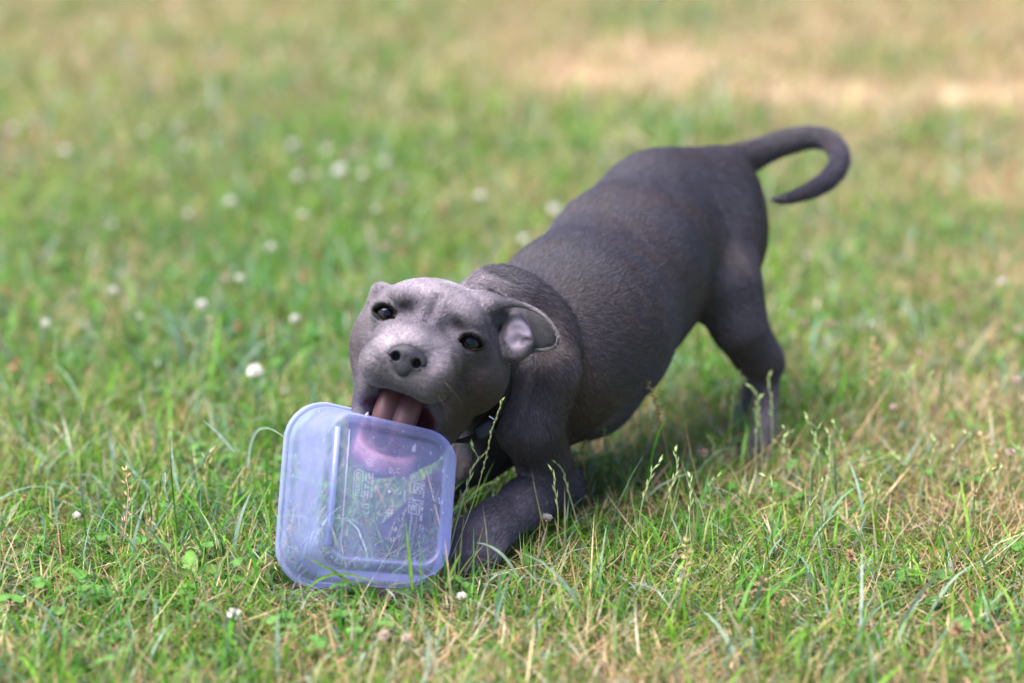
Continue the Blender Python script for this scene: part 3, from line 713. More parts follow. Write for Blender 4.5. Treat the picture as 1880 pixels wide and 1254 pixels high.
# moulded rib on the inside left of the floor
def rib(x0, x1, y0, y1, s, h, bw):
    a = [(x0, y0), (x1, y0), (x1, y1), (x0, y1)]; b_ = [(x0+bw, y0+bw), (x1-bw, y0+bw), (x1-bw, y1-bw), (x0+bw, y1-bw)]
    V = [tubp(x, y, s) for x, y in a]+[tubp(x, y, s-h) for x, y in b_]
    Q = [[0, 1, 5, 4], [1, 2, 6, 5], [2, 3, 7, 6], [3, 0, 4, 7], [4, 5, 6, 7]]
    return V, Q
V, Q = rib(-.0395, -.0350, -.036, .041, .0030, .0042, .0008)
link('rib', np_mesh('rib', V, quads=Q, smooth=False), M_RIM, tub)
V, Q = rib(-.0293, -.0284, -.040, .0395, .0026, .0012, .0003)
link('rib', np_mesh('rib', V, quads=Q, smooth=False), M_MARK, tub)
# moulded signs and lettering on the floor of the tub, as thin raised lines
MV = []; MQ = []
def stroke(x0, y0, x1, y1, w=.00035):
    d = np.array([x1-x0, y1-y0]); l = math.hypot(*d); d = d/max(l, 1e-9); n_ = np.array([-d[1], d[0]])*w/2
    k = len(MV)
    for (x, y) in ((x0-n_[0], y0-n_[1]), (x1-n_[0], y1-n_[1]), (x1+n_[0], y1+n_[1]), (x0+n_[0], y0+n_[1])): MV.append(tubp(x, y, .0016))
    MQ.append([k, k+1, k+2, k+3])
def poly(pts, w=.00035):
    for a, b_ in zip(pts[:-1], pts[1:]): stroke(*a, *b_, w)
def pxl(u, v): return ((u-711)*.000360/math.cos(ty), -(v-893)*.000360)
def pp(*pts, w=.00035): poly([pxl(*p) for p in pts], w)
def circ(u, v, r, a0=0, a1=360, w=.00035): pp(*[(u+r*math.cos(math.radians(a)), v+r*math.sin(math.radians(a))) for a in np.linspace(a0, a1, 16)], w=w)
# cup and fork sign, circle signs
circ(675, 838, 6.5); pp((671, 841), (674, 835), (676, 841), (679, 834)); circ(675, 838, 4, 20, 200)
circ(755, 854, 7.5, 0, 330); pp((751, 858), (755, 849), (757, 857), (760, 851)); pp((754, 843), (762, 844)); circ(755, 854, 4, 90, 300)
circ(673, 920, 6, 180, 360); pp((668, 921), (680, 922)); pp((671, 917), (675, 915)); pp((671, 925), (671, 931), (678, 931), (679, 925))
pp((711, 840), (711, 852), (718, 851), (723, 848)); pp((722, 842), (729, 840)); pp((724, 846), (728, 850)); pp((711, 840), (716, 845), (711, 852))
# snowflake
for a in range(0, 180, 45): pp((714-9*math.cos(math.radians(a)), 927-9*math.sin(math.radians(a))), (714+9*math.cos(math.radians(a)), 927+9*math.sin(math.radians(a))))
for a in range(0, 360, 90):
    c_, s_ = math.cos(math.radians(a)), math.sin(math.radians(a)); pp((714+6*c_-2.5*s_, 927+6*s_+2.5*c_), (714+4*c_, 927+4*s_), (714+6*c_+2.5*s_, 927+6*s_-2.5*c_))
# mould gate ring
circ(713, 888, 15, 230, 380, w=.00025); circ(713, 888, 1.6, w=.0012)
# framed field of text on the left, text columns run upwards
pp((649, 858), (649, 899), (664, 901), (664, 856), (655, 852), (649, 858))
circ(656.5, 862, 3.5, 180, 360); pp((653, 862), (653, 893)); pp((660, 862), (660, 893)); circ(656.5, 893, 3.5, 0, 180)
def glyph_col(u, v0, v1, h, gaps=(), seed=0, w=.0003):
    """a column of small raised letters turned on their side"""
    r = random.Random(seed); v = v0; k = 0
    while v < v1:
        st = r.choice(['E', 'H', 'S', 'T', 'A', 'I', 'O', 'L', 'R'])
        c = 2.3
        if k not in gaps:
            L_ = {'E': [((0, 0), (h, 0)), ((0, 0), (0, c)), ((h, 0), (h, c)), ((h/2, 0), (h/2, c*.8))], 'H': [((0, 0), (h, 0)), ((0, c), (h, c)), ((h/2, 0), (h/2, c))],
                  'S': [((0, 0), (0, c)), ((0, c), (h/2, c)), ((h/2, c), (h/2, 0)), ((h/2, 0), (h, 0)), ((h, 0), (h, c))], 'T': [((0, 0), (0, c)), ((0, c/2), (h, c/2))],
                  'A': [((h, 0), (0, c/2)), ((0, c/2), (h, c)), ((h*.6, c*.2), (h*.6, c*.8))], 'I': [((0, 0), (h, 0))], 'O': [((0, 0), (h, 0)), ((h, 0), (h, c)), ((h, c), (0, c)), ((0, c), (0, 0))],
                  'L': [((0, 0), (h, 0)), ((h, 0), (h, c))], 'R': [((0, 0), (h, 0)), ((0, 0), (0, c)), ((0, c), (h/2, c)), ((h/2, c), (h/2, 0)), ((h/2, 0), (h, c))]}[st]
            for (a, b_) in L_: pp((u+a[0], v+a[1]), (u+b_[0], v+b_[1]), w=w)
        v += 3.3 if st != 'I' else 1.6; k += 1
glyph_col(655, 865, 890, 3.4, (3,), 3)
glyph_col(668, 858, 902, 3.4, (5, 9), 4); glyph_col(673.5, 856, 903, 3.4, (7,), 5); glyph_col(679.5, 857, 901, 3.4, (3, 8), 6); glyph_col(685.5, 878, 892, 3.2, (), 7)
# two framed signs on the right with their lettering
pp((749, 864), (749, 885), (768, 887), (771, 866), (749, 864)); pp((756, 865), (756, 886)); pp((757, 884), (770, 868)); pp((757, 868), (762, 876), (757, 882)); pp((761, 866), (770, 878)); pp((765, 866), (771, 873)); pp((758, 886), (765, 880), (770, 886)); pp((763, 871), (766, 880))
pp((749, 898), (749, 923), (769, 926), (770, 900), (749, 898)); pp((749, 904), (760, 905), (767, 909), (768, 924)); pp((763, 906), (763, 925)); circ(756, 900.8, 1.2); circ(760, 901.3, 1.2)
pp((753, 920), (756, 908), (758, 914), (760, 908), (760, 920)); pp((754, 916), (759, 916)); circ(757, 914, 4, 0, 360, w=.0002)
glyph_col(772, 861, 895, 3.0, (4,), 8); glyph_col(771.5, 900, 935, 3.0, (3, 7), 9); glyph_col(739, 883, 903, 2.8, (), 10); glyph_col(731, 883, 890, 2.6, (), 12)
glyph_col(770.5, 942, 968, 2.6, (4,), 13, .0002)
me = np_mesh('moulded_lettering', MV, quads=MQ, smooth=False)
mo = link('moulded_lettering', me, M_MARK, tub)

# ------------------------------------------------------------------ the lawn
def region_dry(x, y):
    """how dried out the grass is at a spot"""
    d = .22+.10*sm(y, 2.4, 3.4)+.26*sm(y, 3.3, 4.1)
    d += .25*sm(x-.06*y, -.02, .32)*(1-.3*sm(y, 3.0, 4.5)) + (.06+.14*sm(x, -.15, .05))*(1-sm(y, 1.34, 1.52))
    d -= .12*np.exp(-(((x+.25)/.22)**2+((y-2.1)/.6)**2)) + .08*np.exp(-(((x+.28)/.14)**2+((y-1.62)/.16)**2))
    d += .16*np.exp(-(((x-.06)/.10)**2+((y-1.52)/.06)**2))
    d += (fbm(x+20, y*.8+20, 5.0)-.5)*.75 + (fbm(x+40, y+11, 17.0)-.5)*.4
    d = d*(.80+.20*sm(y, 2.8, 3.6))
    return np.clip(d, .03, .97)
def region_bare(x, y):
    """worn, straw coloured ground"""
    yb = 3.62-.25*x+.05*np.sin(x*9); w = np.exp(-((y-yb)/(.16+.05*np.sin(x*7)))**2)*sm(x, -.08, .12)
    w = np.maximum(w, np.exp(-(((x-.22)/.22)**2+((y-3.78)/.20)**2)))
    w = np.maximum(w, np.exp(-(((x-1.02)/.16)**2+((y-4.35)/.28)**2)))
    w = np.maximum(w, .55*np.exp(-(((x-.58)/.16)**2+((y-2.35)/.12)**2)))
    w = np.maximum(w, .5*np.exp(-(((x-.62)/.12)**2+((y-2.75)/.14)**2)))
    w = np.maximum(w, .45*np.exp(-(((x+.9)/.30)**2+((y-4.9)/.35)**2)))
    w = w*(1-sm(x, 1.3, 1.8))
    return np.clip(w*(.55+.85*fbm(x+3, y+8, 8.)), 0, .95)

GREENS = np.array([[.095, .280, .022], [.130, .340, .024], [.060, .210, .028], [.180, .350, .028], [.045, .160, .034], [.130, .300, .026]])
GLAUC = np.array([[.210, .330, .240], [.280, .390, .320], [.150, .270, .190]])
STRAW = np.array([[.520, .390, .200], [.600, .470, .280], [.480, .300, .170], [.560, .370, .250], [.340, .220, .120], [.600, .510, .360], [.380, .200, .110], [.240, .140, .080]])
def pick(pal, n): return pal[rng.integers(0, len(pal), n)]*np.exp(rng.normal(0, .16, (n, 1)))*np.exp(rng.normal(0, .05, (n, 3)))

def sample_area(n, y0, y1, pad=.12):
    """points over the part of the lawn the picture takes in, with a margin"""
    y = np.sqrt(rng.random(n)*(y1**2-y0**2)+y0**2); x = (rng.random(n)*2-1)*(.235*y+pad)
    return x, y
def blades(root, az, L, w, phi0, curv, c0, c1, nseg, wshape=.15, twist=None):
    n = len(root); s = np.linspace(0, 1, nseg+1)
    dirx, diry = np.cos(az), np.sin(az)
    pts = np.zeros((n, nseg+1, 3)); pts[:, 0] = root
    for i in range(nseg):
        ph = phi0+curv*(s[i]+s[i+1])/2; ph = np.clip(ph, -.2, 2.3); st = (L/nseg)
        pts[:, i+1, 0] = pts[:, i, 0]+np.sin(ph)*dirx*st; pts[:, i+1, 1] = pts[:, i, 1]+np.sin(ph)*diry*st; pts[:, i+1, 2] = pts[:, i, 2]+np.cos(ph)*st
    g = gh(pts[:, :, 0], pts[:, :, 1]); pts[:, 1:, 2] = np.maximum(pts[:, 1:, 2], g[:, 1:]+.001)
    if twist is None: twist = rng.normal(0, .5, n)
    sa = az+math.pi/2+twist
    side = np.stack([np.cos(sa), np.sin(sa), np.zeros(n)], 1)
    V = []; Cc = []
    for i in range(nseg):
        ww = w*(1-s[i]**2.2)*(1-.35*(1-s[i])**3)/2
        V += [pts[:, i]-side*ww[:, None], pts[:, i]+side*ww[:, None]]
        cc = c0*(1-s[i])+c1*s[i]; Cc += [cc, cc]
    V.append(pts[:, nseg]); Cc.append(c1)
    k = 2*nseg+1
    V = np.stack(V, 1).reshape(-1, 3); Cc = np.stack(Cc, 1).reshape(-1, 3)
    base = (np.arange(n)*k)[:, None]
    Q = np.concatenate([base+np.array([[2*i, 2*i+1, 2*i+3, 2*i+2]]) for i in range(nseg-1)]) if nseg > 1 else np.zeros((0, 4), int)
    T = base+np.array([[2*nseg-2, 2*nseg-1, 2*nseg]])
    return V, Q, T, Cc, pts
def inside_things(pts):
    """blades that would grow through the dog or the tub"""
    n, m, _ = pts.shape; bad = np.zeros(n, bool)
    near = np.nonzero((pts[:, 0, 0] > -.2) & (pts[:, 0, 0] < .32) & (pts[:, 0, 1] > 1.4) & (pts[:, 0, 1] < 2.1))[0]
    bad |= (rng.random(n) < .9) & (((pts[:, 0, 0]-G(868, 1052)[0])/.030)**4+((pts[:, 0, 1]-G(868, 1066)[1])/.026)**4 < 1)
    if not len(near): return bad
    X = pts[near].reshape(-1, 3); d = B(X).reshape(len(near), m); bad[near] = (d < .0006).any(1)
    q = X-TC; lx = q@TR; ly = q@TU; ls = -(q@TN)
    hw = .046+.012*np.clip(ls/.06, 0, 1); hh = .052+.010*np.clip(ls/.06, 0, 1)
    near_wall = (ls > -.0015) & (ls < .0665) & (np.abs(lx) < hw+.0025) & (np.abs(ly) < hh+.0025)
    deep = (ls > .002) & (ls < .10) & (np.abs(lx) < hw-.002) & (np.abs(ly) < hh-.004)
    nw = (near_wall).reshape(len(near), m).any(1)
    bad[near] |= nw
    return bad
class Bag:
    def __init__(self): self.V = []; self.Q = []; self.T = []; self.C = []; self.o = 0
    def add(self, V, Q, T, Cc):
        self.V.append(V); self.Q.append(np.asarray(Q, int).reshape(-1, 4)+self.o); self.T.append(np.asarray(T, int).reshape(-1, 3)+self.o); self.C.append(Cc); self.o += len(V)
    def mesh(self, name, smooth=True):
        return np_mesh(name, np.concatenate(self.V), np.concatenate(self.Q), np.concatenate(self.T), np.concatenate(self.C), smooth)
def grow(bag, x, y, L, w, phi0, curv, c0, c1, nseg, **kw):
    root = np.stack([x, y, gh(x, y)-.001], 1); az = rng.random(len(x))*2*math.pi
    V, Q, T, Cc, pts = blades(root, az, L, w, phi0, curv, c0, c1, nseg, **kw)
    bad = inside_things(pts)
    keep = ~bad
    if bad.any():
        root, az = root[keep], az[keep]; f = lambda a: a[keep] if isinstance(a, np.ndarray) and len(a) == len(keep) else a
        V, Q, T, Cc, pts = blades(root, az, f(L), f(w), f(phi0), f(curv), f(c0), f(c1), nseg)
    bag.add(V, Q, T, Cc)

M_GRASS = leaf_mat('grass_blade', .38, .42); M_STRAW = leaf_mat('dry_grass', .22, .6); 
green = Bag(); straw = Bag()
# (count, y range, blade length, width, segments)
for (n, y0, y1, L0, w0, ns) in ((56000, 1.20, 1.95, .025, .0016, 4), (50000, 1.95, 2.9, .028, .0021, 3), (60000, 2.9, 5.2, .032, .0034, 3), (30000, 5.2, 8.5, .045, .006, 2)):
    x, y = sample_area(n, y0, y1)
    # tufts: pull roots towards clump centres
    cxn, cyn = np.floor(x*45+fbm(x, y, 9)*2)/45, np.floor(y*45)/45
    pull = .35*rng.random(n); x = x*(1-pull)+(cxn+.011)*pull; y = y*(1-pull)+(cyn+.011)*pull
    dry = region_dry(x, y); bare = region_bare(x, y)
    keep = rng.random(n) > bare*.93; x, y, dry = x[keep], y[keep], dry[keep]; n = len(x)
    thick = fbm(x+5, y+2, 7.)
    pawd = np.exp(-((x-G(868, 1052)[0])/.022)**4-((y-G(868, 1060)[1])/.020)**4)
    keep = (rng.random(n) < (1.05-.55*dry)*(.55+.9*thick)) & (rng.random(n) > .85*pawd); x, y, dry = x[keep], y[keep], dry[keep]; n = len(x)
    L = L0*np.exp(rng.normal(0, .38, n))*(1.25-.55*dry)*(.7+.6*fbm(x+1, y+6, 11.)); w = w0*np.exp(rng.normal(0, .3, n))
    gl = rng.random(n) < .14; c0 = np.where(gl[:, None], pick(GLAUC, n), pick(GREENS, n))
    pat = fbm(x+31, y+17, 3.2)[:, None]; c0 = c0*(1+(pat-.5)*np.array([.9, .25, .2]))
    tipdry = (rng.random(n) < .25+.4*dry); c1 = np.where(tipdry[:, None], pick(STRAW, n)*.8+c0*.2, c0*1.12)
    w = np.where(gl, w*1.35, w)
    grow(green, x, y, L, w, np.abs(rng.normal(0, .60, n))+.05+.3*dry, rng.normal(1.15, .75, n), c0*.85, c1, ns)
for (n, y0, y1, L0, w0, ns) in ((76000, 1.20, 1.95, .026, .0009, 3), (42000, 1.95, 2.9, .028, .0014, 2), (46000, 2.9, 5.2, .030, .0026, 2), (22000, 5.2, 8.5, .035, .005, 2)):
    x, y = sample_area(n, y0, y1); dry = np.clip(region_dry(x, y)+region_bare(x, y), 0, 1)
    keep = rng.random(n) < .15+1.05*dry; x, y, dry = x[keep], y[keep], dry[keep]; n = len(x)
    c = pick(STRAW, n)
    L = L0*np.exp(rng.normal(0, .4, n)); w = w0*np.exp(rng.normal(0, .35, n))
    flat = rng.random(n) < .88
    root_ph = np.where(flat, 1.25+rng.normal(0, .22, n), .3+np.abs(rng.normal(0, .5, n)))
    root_ph = np.clip(root_ph, 0, 1.6)
    xx = x; yy = y
    root = np.stack([x, y, gh(x, y)+np.where(flat, rng.random(n)*.010, 0)], 1); az = rng.random(n)*2*math.pi
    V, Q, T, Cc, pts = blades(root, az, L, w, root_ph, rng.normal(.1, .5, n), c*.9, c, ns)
    bad = inside_things(pts); k_ = ~bad
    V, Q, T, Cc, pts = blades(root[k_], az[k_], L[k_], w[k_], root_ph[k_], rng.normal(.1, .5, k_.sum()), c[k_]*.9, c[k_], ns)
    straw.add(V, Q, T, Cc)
# the lawn goes on to both sides and towards the viewer, coarser there
x = rng.uniform(-3.6, 3.6, 150000); y = rng.uniform(.15, 7.5, 150000)
out = (np.abs(x) > .235*y+.10) | (y < 1.22); out &= np.abs(x) < .55*y+1.4; x, y = x[out], y[out]; n = len(x)
dry = region_dry(x, y); c0 = pick(GREENS, n); st_ = rng.random(n) < .25+.5*dry; c0[st_] = pick(STRAW, st_.sum()); wd = .0022+.0011*np.maximum(y-1.2, 0)
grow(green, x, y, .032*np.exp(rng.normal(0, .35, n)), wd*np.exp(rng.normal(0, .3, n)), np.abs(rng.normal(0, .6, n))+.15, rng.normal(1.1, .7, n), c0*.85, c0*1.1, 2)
# sparse long green blades near the camera and round the tub
x, y = sample_area(1300, 1.25, 2.3); n = len(x); keep = rng.random(n) < 1.1-region_dry(x, y); x, y = x[keep], y[keep]; n = len(x)
c0 = np.where((rng.random(n) < .35)[:, None], pick(GLAUC, n), pick(GREENS, n)); 
grow(green, x, y, .050*np.exp(rng.normal(0, .25, n)), .0026*np.exp(rng.normal(0, .25, n)), np.abs(rng.normal(.35, .3, n)), rng.normal(1.3, .5, n), c0, c0*1.1, 6)
tag(link('grass', green.mesh('grass'), M_GRASS), 'short uneven green grass of the lawn', 'grass', kind='stuff')
tag(link('dry_grass', straw.mesh('dry_grass'), M_STRAW), 'dead straw coloured grass matted between the green blades', 'dry grass', kind='stuff')

# soil sheet
xs = np.concatenate([[-300, -80, -20, -6], np.linspace(-2.6, 2.6, 131), [6, 20, 80, 300]]); ys = np.concatenate([[-40, -5, 0], np.linspace(.9, 9, 200), [12, 20, 50, 120, 400]])
Xg, Yg = np.meshgrid(xs, ys, indexing='ij'); Zg = np.where((np.abs(Xg) < 3) & (Yg > .5) & (Yg < 9.5), gh(Xg, Yg), -.002)
V = np.stack([Xg, Yg, Zg], -1).reshape(-1, 3); ny_ = len(ys)
ii, jj = np.meshgrid(np.arange(len(xs)-1), np.arange(ny_-1), indexing='ij'); k0 = (ii*ny_+jj).ravel()
Q = np.stack([k0, k0+ny_, k0+ny_+1, k0+1], 1)
d_ = region_dry(V[:, 0], V[:, 1]); b_ = region_bare(V[:, 0], V[:, 1])
far = np.maximum(sm(V[:, 1], 3.0, 9.0), sm(np.abs(V[:, 0])-.235*V[:, 1], .1, .3)); far = np.maximum(far, 1-sm(V[:, 1], 1.0, 1.3))
soil = np.array([.055, .040, .022]); thatch = np.array([.40, .28, .15]); gcol = np.array([.10, .17, .04])
cc = soil*(1-.55*d_[:, None])+thatch*.55*d_[:, None]; cc = cc*(1-far[:, None]*.85)+(gcol*1.15)*far[:, None]*.85; cc = cc*(1-b_[:, None])+np.array([.47, .34, .23])*b_[:, None]
m, nt, bb = mat_new('soil'); at = nt.nodes.new('ShaderNodeAttribute'); at.attribute_name = 'tint'; geo = nt.nodes.new('ShaderNodeNewGeometry')
nz = nt.nodes.new('ShaderNodeTexNoise'); nz.inputs['Scale'].default_value = 140; nz.inputs['Detail'].default_value = 5; nt.links.new(geo.outputs['Position'], nz.inputs['Vector'])
mr = nt.nodes.new('ShaderNodeMapRange'); mr.inputs['From Min'].default_value = .3; mr.inputs['From Max'].default_value = .7; mr.inputs['To Min'].default_value = .5; mr.inputs['To Max'].default_value = 1.5
nt.links.new(nz.outputs['Fac'], mr.inputs['Value']); vm = nt.nodes.new('ShaderNodeVectorMath'); vm.operation = 'SCALE'; nt.links.new(at.outputs['Color'], vm.inputs[0]); nt.links.new(mr.outputs[0], vm.inputs['Scale'])
nt.links.new(vm.outputs[0], bb.inputs['Base Color']); bb.inputs['Roughness'].default_value = .95
bp = nt.nodes.new('ShaderNodeBump'); bp.inputs['Strength'].default_value = .6; bp.inputs['Distance'].default_value = .003; nt.links.new(nz.outputs['Fac'], bp.inputs['Height']); nt.links.new(bp.outputs[0], bb.inputs['Normal'])
tag(link('ground', np_mesh('ground', V, quads=Q, cols=cc), m), 'soil of the lawn with worn straw coloured patches', kind='structure')

# clover ground cover: leaves of three leaflets
def leaflet(n=6):
    pts = []
    for i in range(n+1):
        a = math.pi*i/n; pts.append((math.sin(a)*.5, .08+.92*(1-math.cos(a))/2))
    o = [(0, 0)]+[(p[0], p[1]) for p in pts[1:-1]]+[(0, .9)]+[(-p[0], p[1]) for p in pts[1:-1][::-1]]
    return np.array(o)
LF = leaflet()
cl = Bag()
def clover_leaf(x, y, h, size, tilt, az, col):
    for k in range(3):
        a = az+k*2.094; ca, sa = math.cos(a), math.sin(a)
        p = LF*size; px_ = p[:, 0]*(-sa)+p[:, 1]*ca; py_ = p[:, 0]*ca+p[:, 1]*sa
        pz = h-p[:, 1]*.25+np.abs(p[:, 0])*.35+px_*math.sin(tilt)
        V = np.stack([x+px_, y+py_, gh(x, y)+pz], 1); n_ = len(V)
        T = [[0, i, i+1] for i in range(1, n_-1)]
        cl.add(V, np.zeros((0, 4)), T, np.tile(col, (n_, 1)))
    V = np.array([[x-.0004, y, gh(x, y)-.001], [x+.0004, y, gh(x, y)-.001], [x+.0004, y, gh(x, y)+h], [x-.0004, y, gh(x, y)+h]])
    cl.add(V, [[0, 1, 2, 3]], np.zeros((0, 3)), np.tile(col*.8, (4, 1)))
cpts = []
for _ in range(170):
    x, y = sample_area(1, 1.25, 3.2, .05); x, y = float(x[0]), float(y[0])
    for q in range(random.randint(2, 7)): cpts.append((x+random.gauss(0, .018), y+random.gauss(0, .018)))
for (u, v) in ((740, 1082), (775, 1086), (800, 1088), (710, 1092), (650, 1095), (830, 1095), (620, 1100)):
    g_ = G(u, v, .01); cpts += [(g_[0]+random.gauss(0, .006), g_[1]+random.gauss(0, .003)) for _ in range(3)]
for (x, y) in cpts:
    hgt = random.uniform(.008, .024)
    if B(np.array([[x, y, hgt]]))[0] < .008 or inside_things(np.array([[[x, y, hgt], [x, y, .0]]]))[0]: continue
    clover_leaf(x, y, hgt, random.uniform(.005, .010), random.uniform(-.4, .4), random.random()*6.28, np.array([.10, .24, .05])*random.uniform(.8, 1.3))
tag(link('clover_leaves', cl.mesh('clover_leaves', False), leaf_mat('clover_leaf', .3, .5)), 'small three part clover leaves low in the grass', 'clover', kind='stuff')

# ---- clover flower heads: each a thing with a head of florets and a stalk
M_FLOWER = leaf_mat('clover_flower', .35, .6, .12); M_STEM = leaf_mat('stem', .3, .5, .15)
def floret_head(r, kind, seed):
    rr = np.random.default_rng(seed); V = []; Q = []; T = []; Cc = []
    n = 46
    for i in range(n):
        th = math.acos(1-1.72*(i+.5)/n); ph = i*2.39996
        if kind == 'brown': th = min(th, 2.4)
        d = np.array([math.sin(th)*math.cos(ph), math.sin(th)*math.sin(ph), math.cos(th)])
        if kind == 'brown': d = d*.75+np.array([0, 0, -.7 if th > 1.0 else .2]); d /= np.linalg.norm(d)
        if kind == 'white': d = d+np.array([0, 0, .25]); d /= np.linalg.norm(d)
        s = np.cross(d, [.2, .1, 1.]); s /= np.linalg.norm(s)+1e-9; w = np.cross(d, s)
        l = r*rr.uniform(.85, 1.15); wd = r*.17
        b0 = d*r*.25; m_ = d*l*.75+rr.normal(0, r*.04, 3); tip = d*l+w*r*.05
        k = len(V)
        V += [b0-s*wd*.5, b0+s*wd*.5, m_-s*wd+w*wd*.3, m_+s*wd+w*wd*.3, m_+w*wd*1.2, tip]
        Q += [[k, k+1, k+3, k+2]]; T += [[k+2, k+3, k+5], [k+2, k+4, k+5], [k+3, k+4, k+5], [k, k+4, k+2], [k+1, k+3, k+4]]
        if kind == 'white': c = np.array([.93, .90, .92])*rr.uniform(.93, 1.06) if th < 1.9 else np.array([.70, .55, .50])
        elif kind == 'pink': c = np.array([.78, .60, .58])*rr.uniform(.8, 1.1)
        else: c = np.array([.52, .32, .19])*rr.uniform(.7, 1.35)
        cb = c*np.array([.75, .8, .6]); Cc += [cb, cb, c, c, c, c*1.05]
    return np.array(V), np.array(Q), np.array(T), np.array(Cc)
HEADS = {k: [floret_head(1.0, k, s) for s in (1, 2, 3)] for k in ('white', 'pink', 'brown')}
def tube(pts, rads, nside=5):
    pts = np.asarray(pts, float); V = []; Q = []
    for i, p in enumerate(pts):
        d = pts[min(i+1, len(pts)-1)]-pts[max(i-1, 0)]; d /= np.linalg.norm(d)+1e-9
        s = np.cross(d, [.31, .9, .11]); s /= np.linalg.norm(s); w = np.cross(s, d)
        for k in range(nside):
            a = 2*math.pi*k/nside; V.append(p+(s*math.cos(a)+w*math.sin(a))*rads[i])
    for i in range(len(pts)-1):
        for k in range(nside): Q.append([i*nside+k, i*nside+(k+1) % nside, (i+1)*nside+(k+1) % nside, (i+1)*nside+k])
    return np.array(V), np.array(Q)
HEAD_ME = {}
for k, hs in HEADS.items():
    HEAD_ME[k] = []
    for (V, Q, T, Cc) in hs:
        me = np_mesh('flower_head', V, Q, T, Cc, False); me.materials.append(M_FLOWER); HEAD_ME[k].append(me)
ts, tq = tube([(0, 0, 0), (.05, 0, .5), (0, 0, 1)], [1, .9, .8])
STEM_ME = np_mesh('stem', ts*np.array([1, 1, 1]), quads=tq, cols=np.tile([.20, .30, .10], (len(ts), 1))); STEM_ME.materials.append(M_STEM)
def flower(u, v, kind, hpx, label, group=None, h=None):
    """hpx: radius of the head in photograph pixels; h: height of the head over the lawn"""
    if h is None: h = random.uniform(.032, .046)
    h = max(h, .024) + (.008 if v < 700 else 0)
    p = G(u, v, h); t = (CAM_H-h)/(ST+(v-627)/FPX*CT); r = .92*hpx*t/FPX
    o = empty('clover_flower', (p[0], p[1], float(gh(p[0], p[1])))); tag(o, label, 'clover flower', group)
    hd = bpy.data.objects.new('flower_head', random.choice(HEAD_ME[kind])); C.objects.link(hd); hd.parent = o
    hd.location = (0, 0, h); hd.scale = (r, r, r*.85); hd.rotation_euler = (random.uniform(-.5, .5), random.uniform(-.5, .5), random.random()*6)
    st = bpy.data.objects.new('stem', STEM_ME); C.objects.link(st); st.parent = o; st.scale = (.0007, .0007, h); 
    return o
FL = [ # u, v, kind, radius px, label
 (430, 1126, 'white', 15, 'white clover head low in the grass in front of the tub', .020),
 (848, 1092, 'white', 12, 'small white clover head just in front of the paw of the puppy', .016),
 (1003, 948, 'white', 13, 'open white clover bloom lying beside the front elbow of the puppy', .012),
 (140, 944, 'white', 9, 'tiny round pale clover bud near the left edge, level with the tub', .022),
 (468, 681, 'white', 17, 'white clover head standing behind the tub, near the muzzle', .030),
 (625, 315, 'white', 13, 'largest and brightest white clover head far behind the head of the puppy', .040),
 (536, 268, 'white', 12, 'white clover head farthest back in the cluster behind the puppy', .040),
 (545, 323, 'white', 10, 'white clover head between the two brightest ones far behind', .038),
 (22, 240, 'white', 13, 'blurred white clover head at the far left edge of the lawn', .040),
 (497, 452, 'white', 10, 'lone white clover head in the mid lawn above the tub', .035),
 (370, 566, 'white', 14, 'wide white clover head left of the ear of the puppy', .034),
 (83, 594, 'white', 9, 'bright small white clover head in the left mid lawn', .034),
 (258, 586, 'white', 7, 'tiny white clover bud between the wide head and the left edge', .036),
 (542, 588, 'white', 12, 'pale clover head nearest the cheek of the puppy', .032),
 (1475, 590, 'pink', 10, 'blurred pinkish clover head behind the hind legs', .036),
 (1528, 592, 'pink', 10, 'pink clover head in the grass right of the hind legs', .036),
 (706, 884-180, 'white', 0, '', .0),
 (1399, 1066, 'brown', 14, 'brown faded clover head on the right, nearest to sharp focus', .022),
 (1442, 1100, 'brown', 12, 'tan faded clover head just below the sharp brown one', .018),
 (1562, 1014, 'brown', 14, 'pale brown clover head with drooping florets, right of centre', .020),
 (1405, 946, 'brown', 10, 'reddish brown clover head above the sharp brown one', .020),
 (1618, 961, 'brown', 9, 'dark brown small clover head among the ryegrass', .018),
 (1698, 1086, 'brown', 13, 'brown clover head with white tips in the lower right', .018),
 (1755, 1152, 'brown', 18, 'large blurred brown clover head near the lower right corner', .030),
 (28, 668, 'brown', 16, 'brown clover head at the left edge, turning pale pink on top', .030),
 (92, 692, 'brown', 14, 'pinkish brown clover head at the left, in front of the paler one', .026),
 (43, 914, 'brown', 9, 'small dried clover head on the left, beyond the round bud', .020),
 (485, 747, 'brown', 14, 'brown clover head sunk in the grass at the upper left corner of the tub', .018),
 (436, 600, 'brown', 12, 'orange brown clover head left of the cheek of the puppy', .032),
 (478, 610, 'brown', 9, 'smaller tan clover head beside the orange brown one', .030),
 (558, 512, 'brown', 15, 'wide tan clover head behind the head of the puppy', .034),
 (580, 467, 'brown', 11, 'tan clover head above the wide one, mid lawn', .034),
 (735, 462, 'brown', 11, 'orange brown clover head right above the skull of the puppy', .034),
 (708, 452, 'pink', 11, 'pale pink clover head next to the orange brown one above the skull', .034),
 (8, 527, 'brown', 12, 'orange brown clover head cut by the left edge', .034),
 (45, 540, 'brown', 9, 'tan clover head close to the left edge', .032),
 (812, 380, 'brown', 13, 'wide tan clover head left of the back of the puppy', .036),
 (1018, 380, 'white', 11, 'white clover head touching the outline of the back', .036),
 (960, 436, 'white', 9, 'small white clover head close to the neck of the puppy', .036),
 (1290, 832, 'pink', 13, 'pale pink clover head under the belly, between front and hind legs', .016),
 (705, 1170, 'pink', 13, 'blurred pink clover head in front of the tub', .022),
 (745, 1175, 'pink', 10, 'second blurred pink clover head, just right of the other before the tub', .020),
]
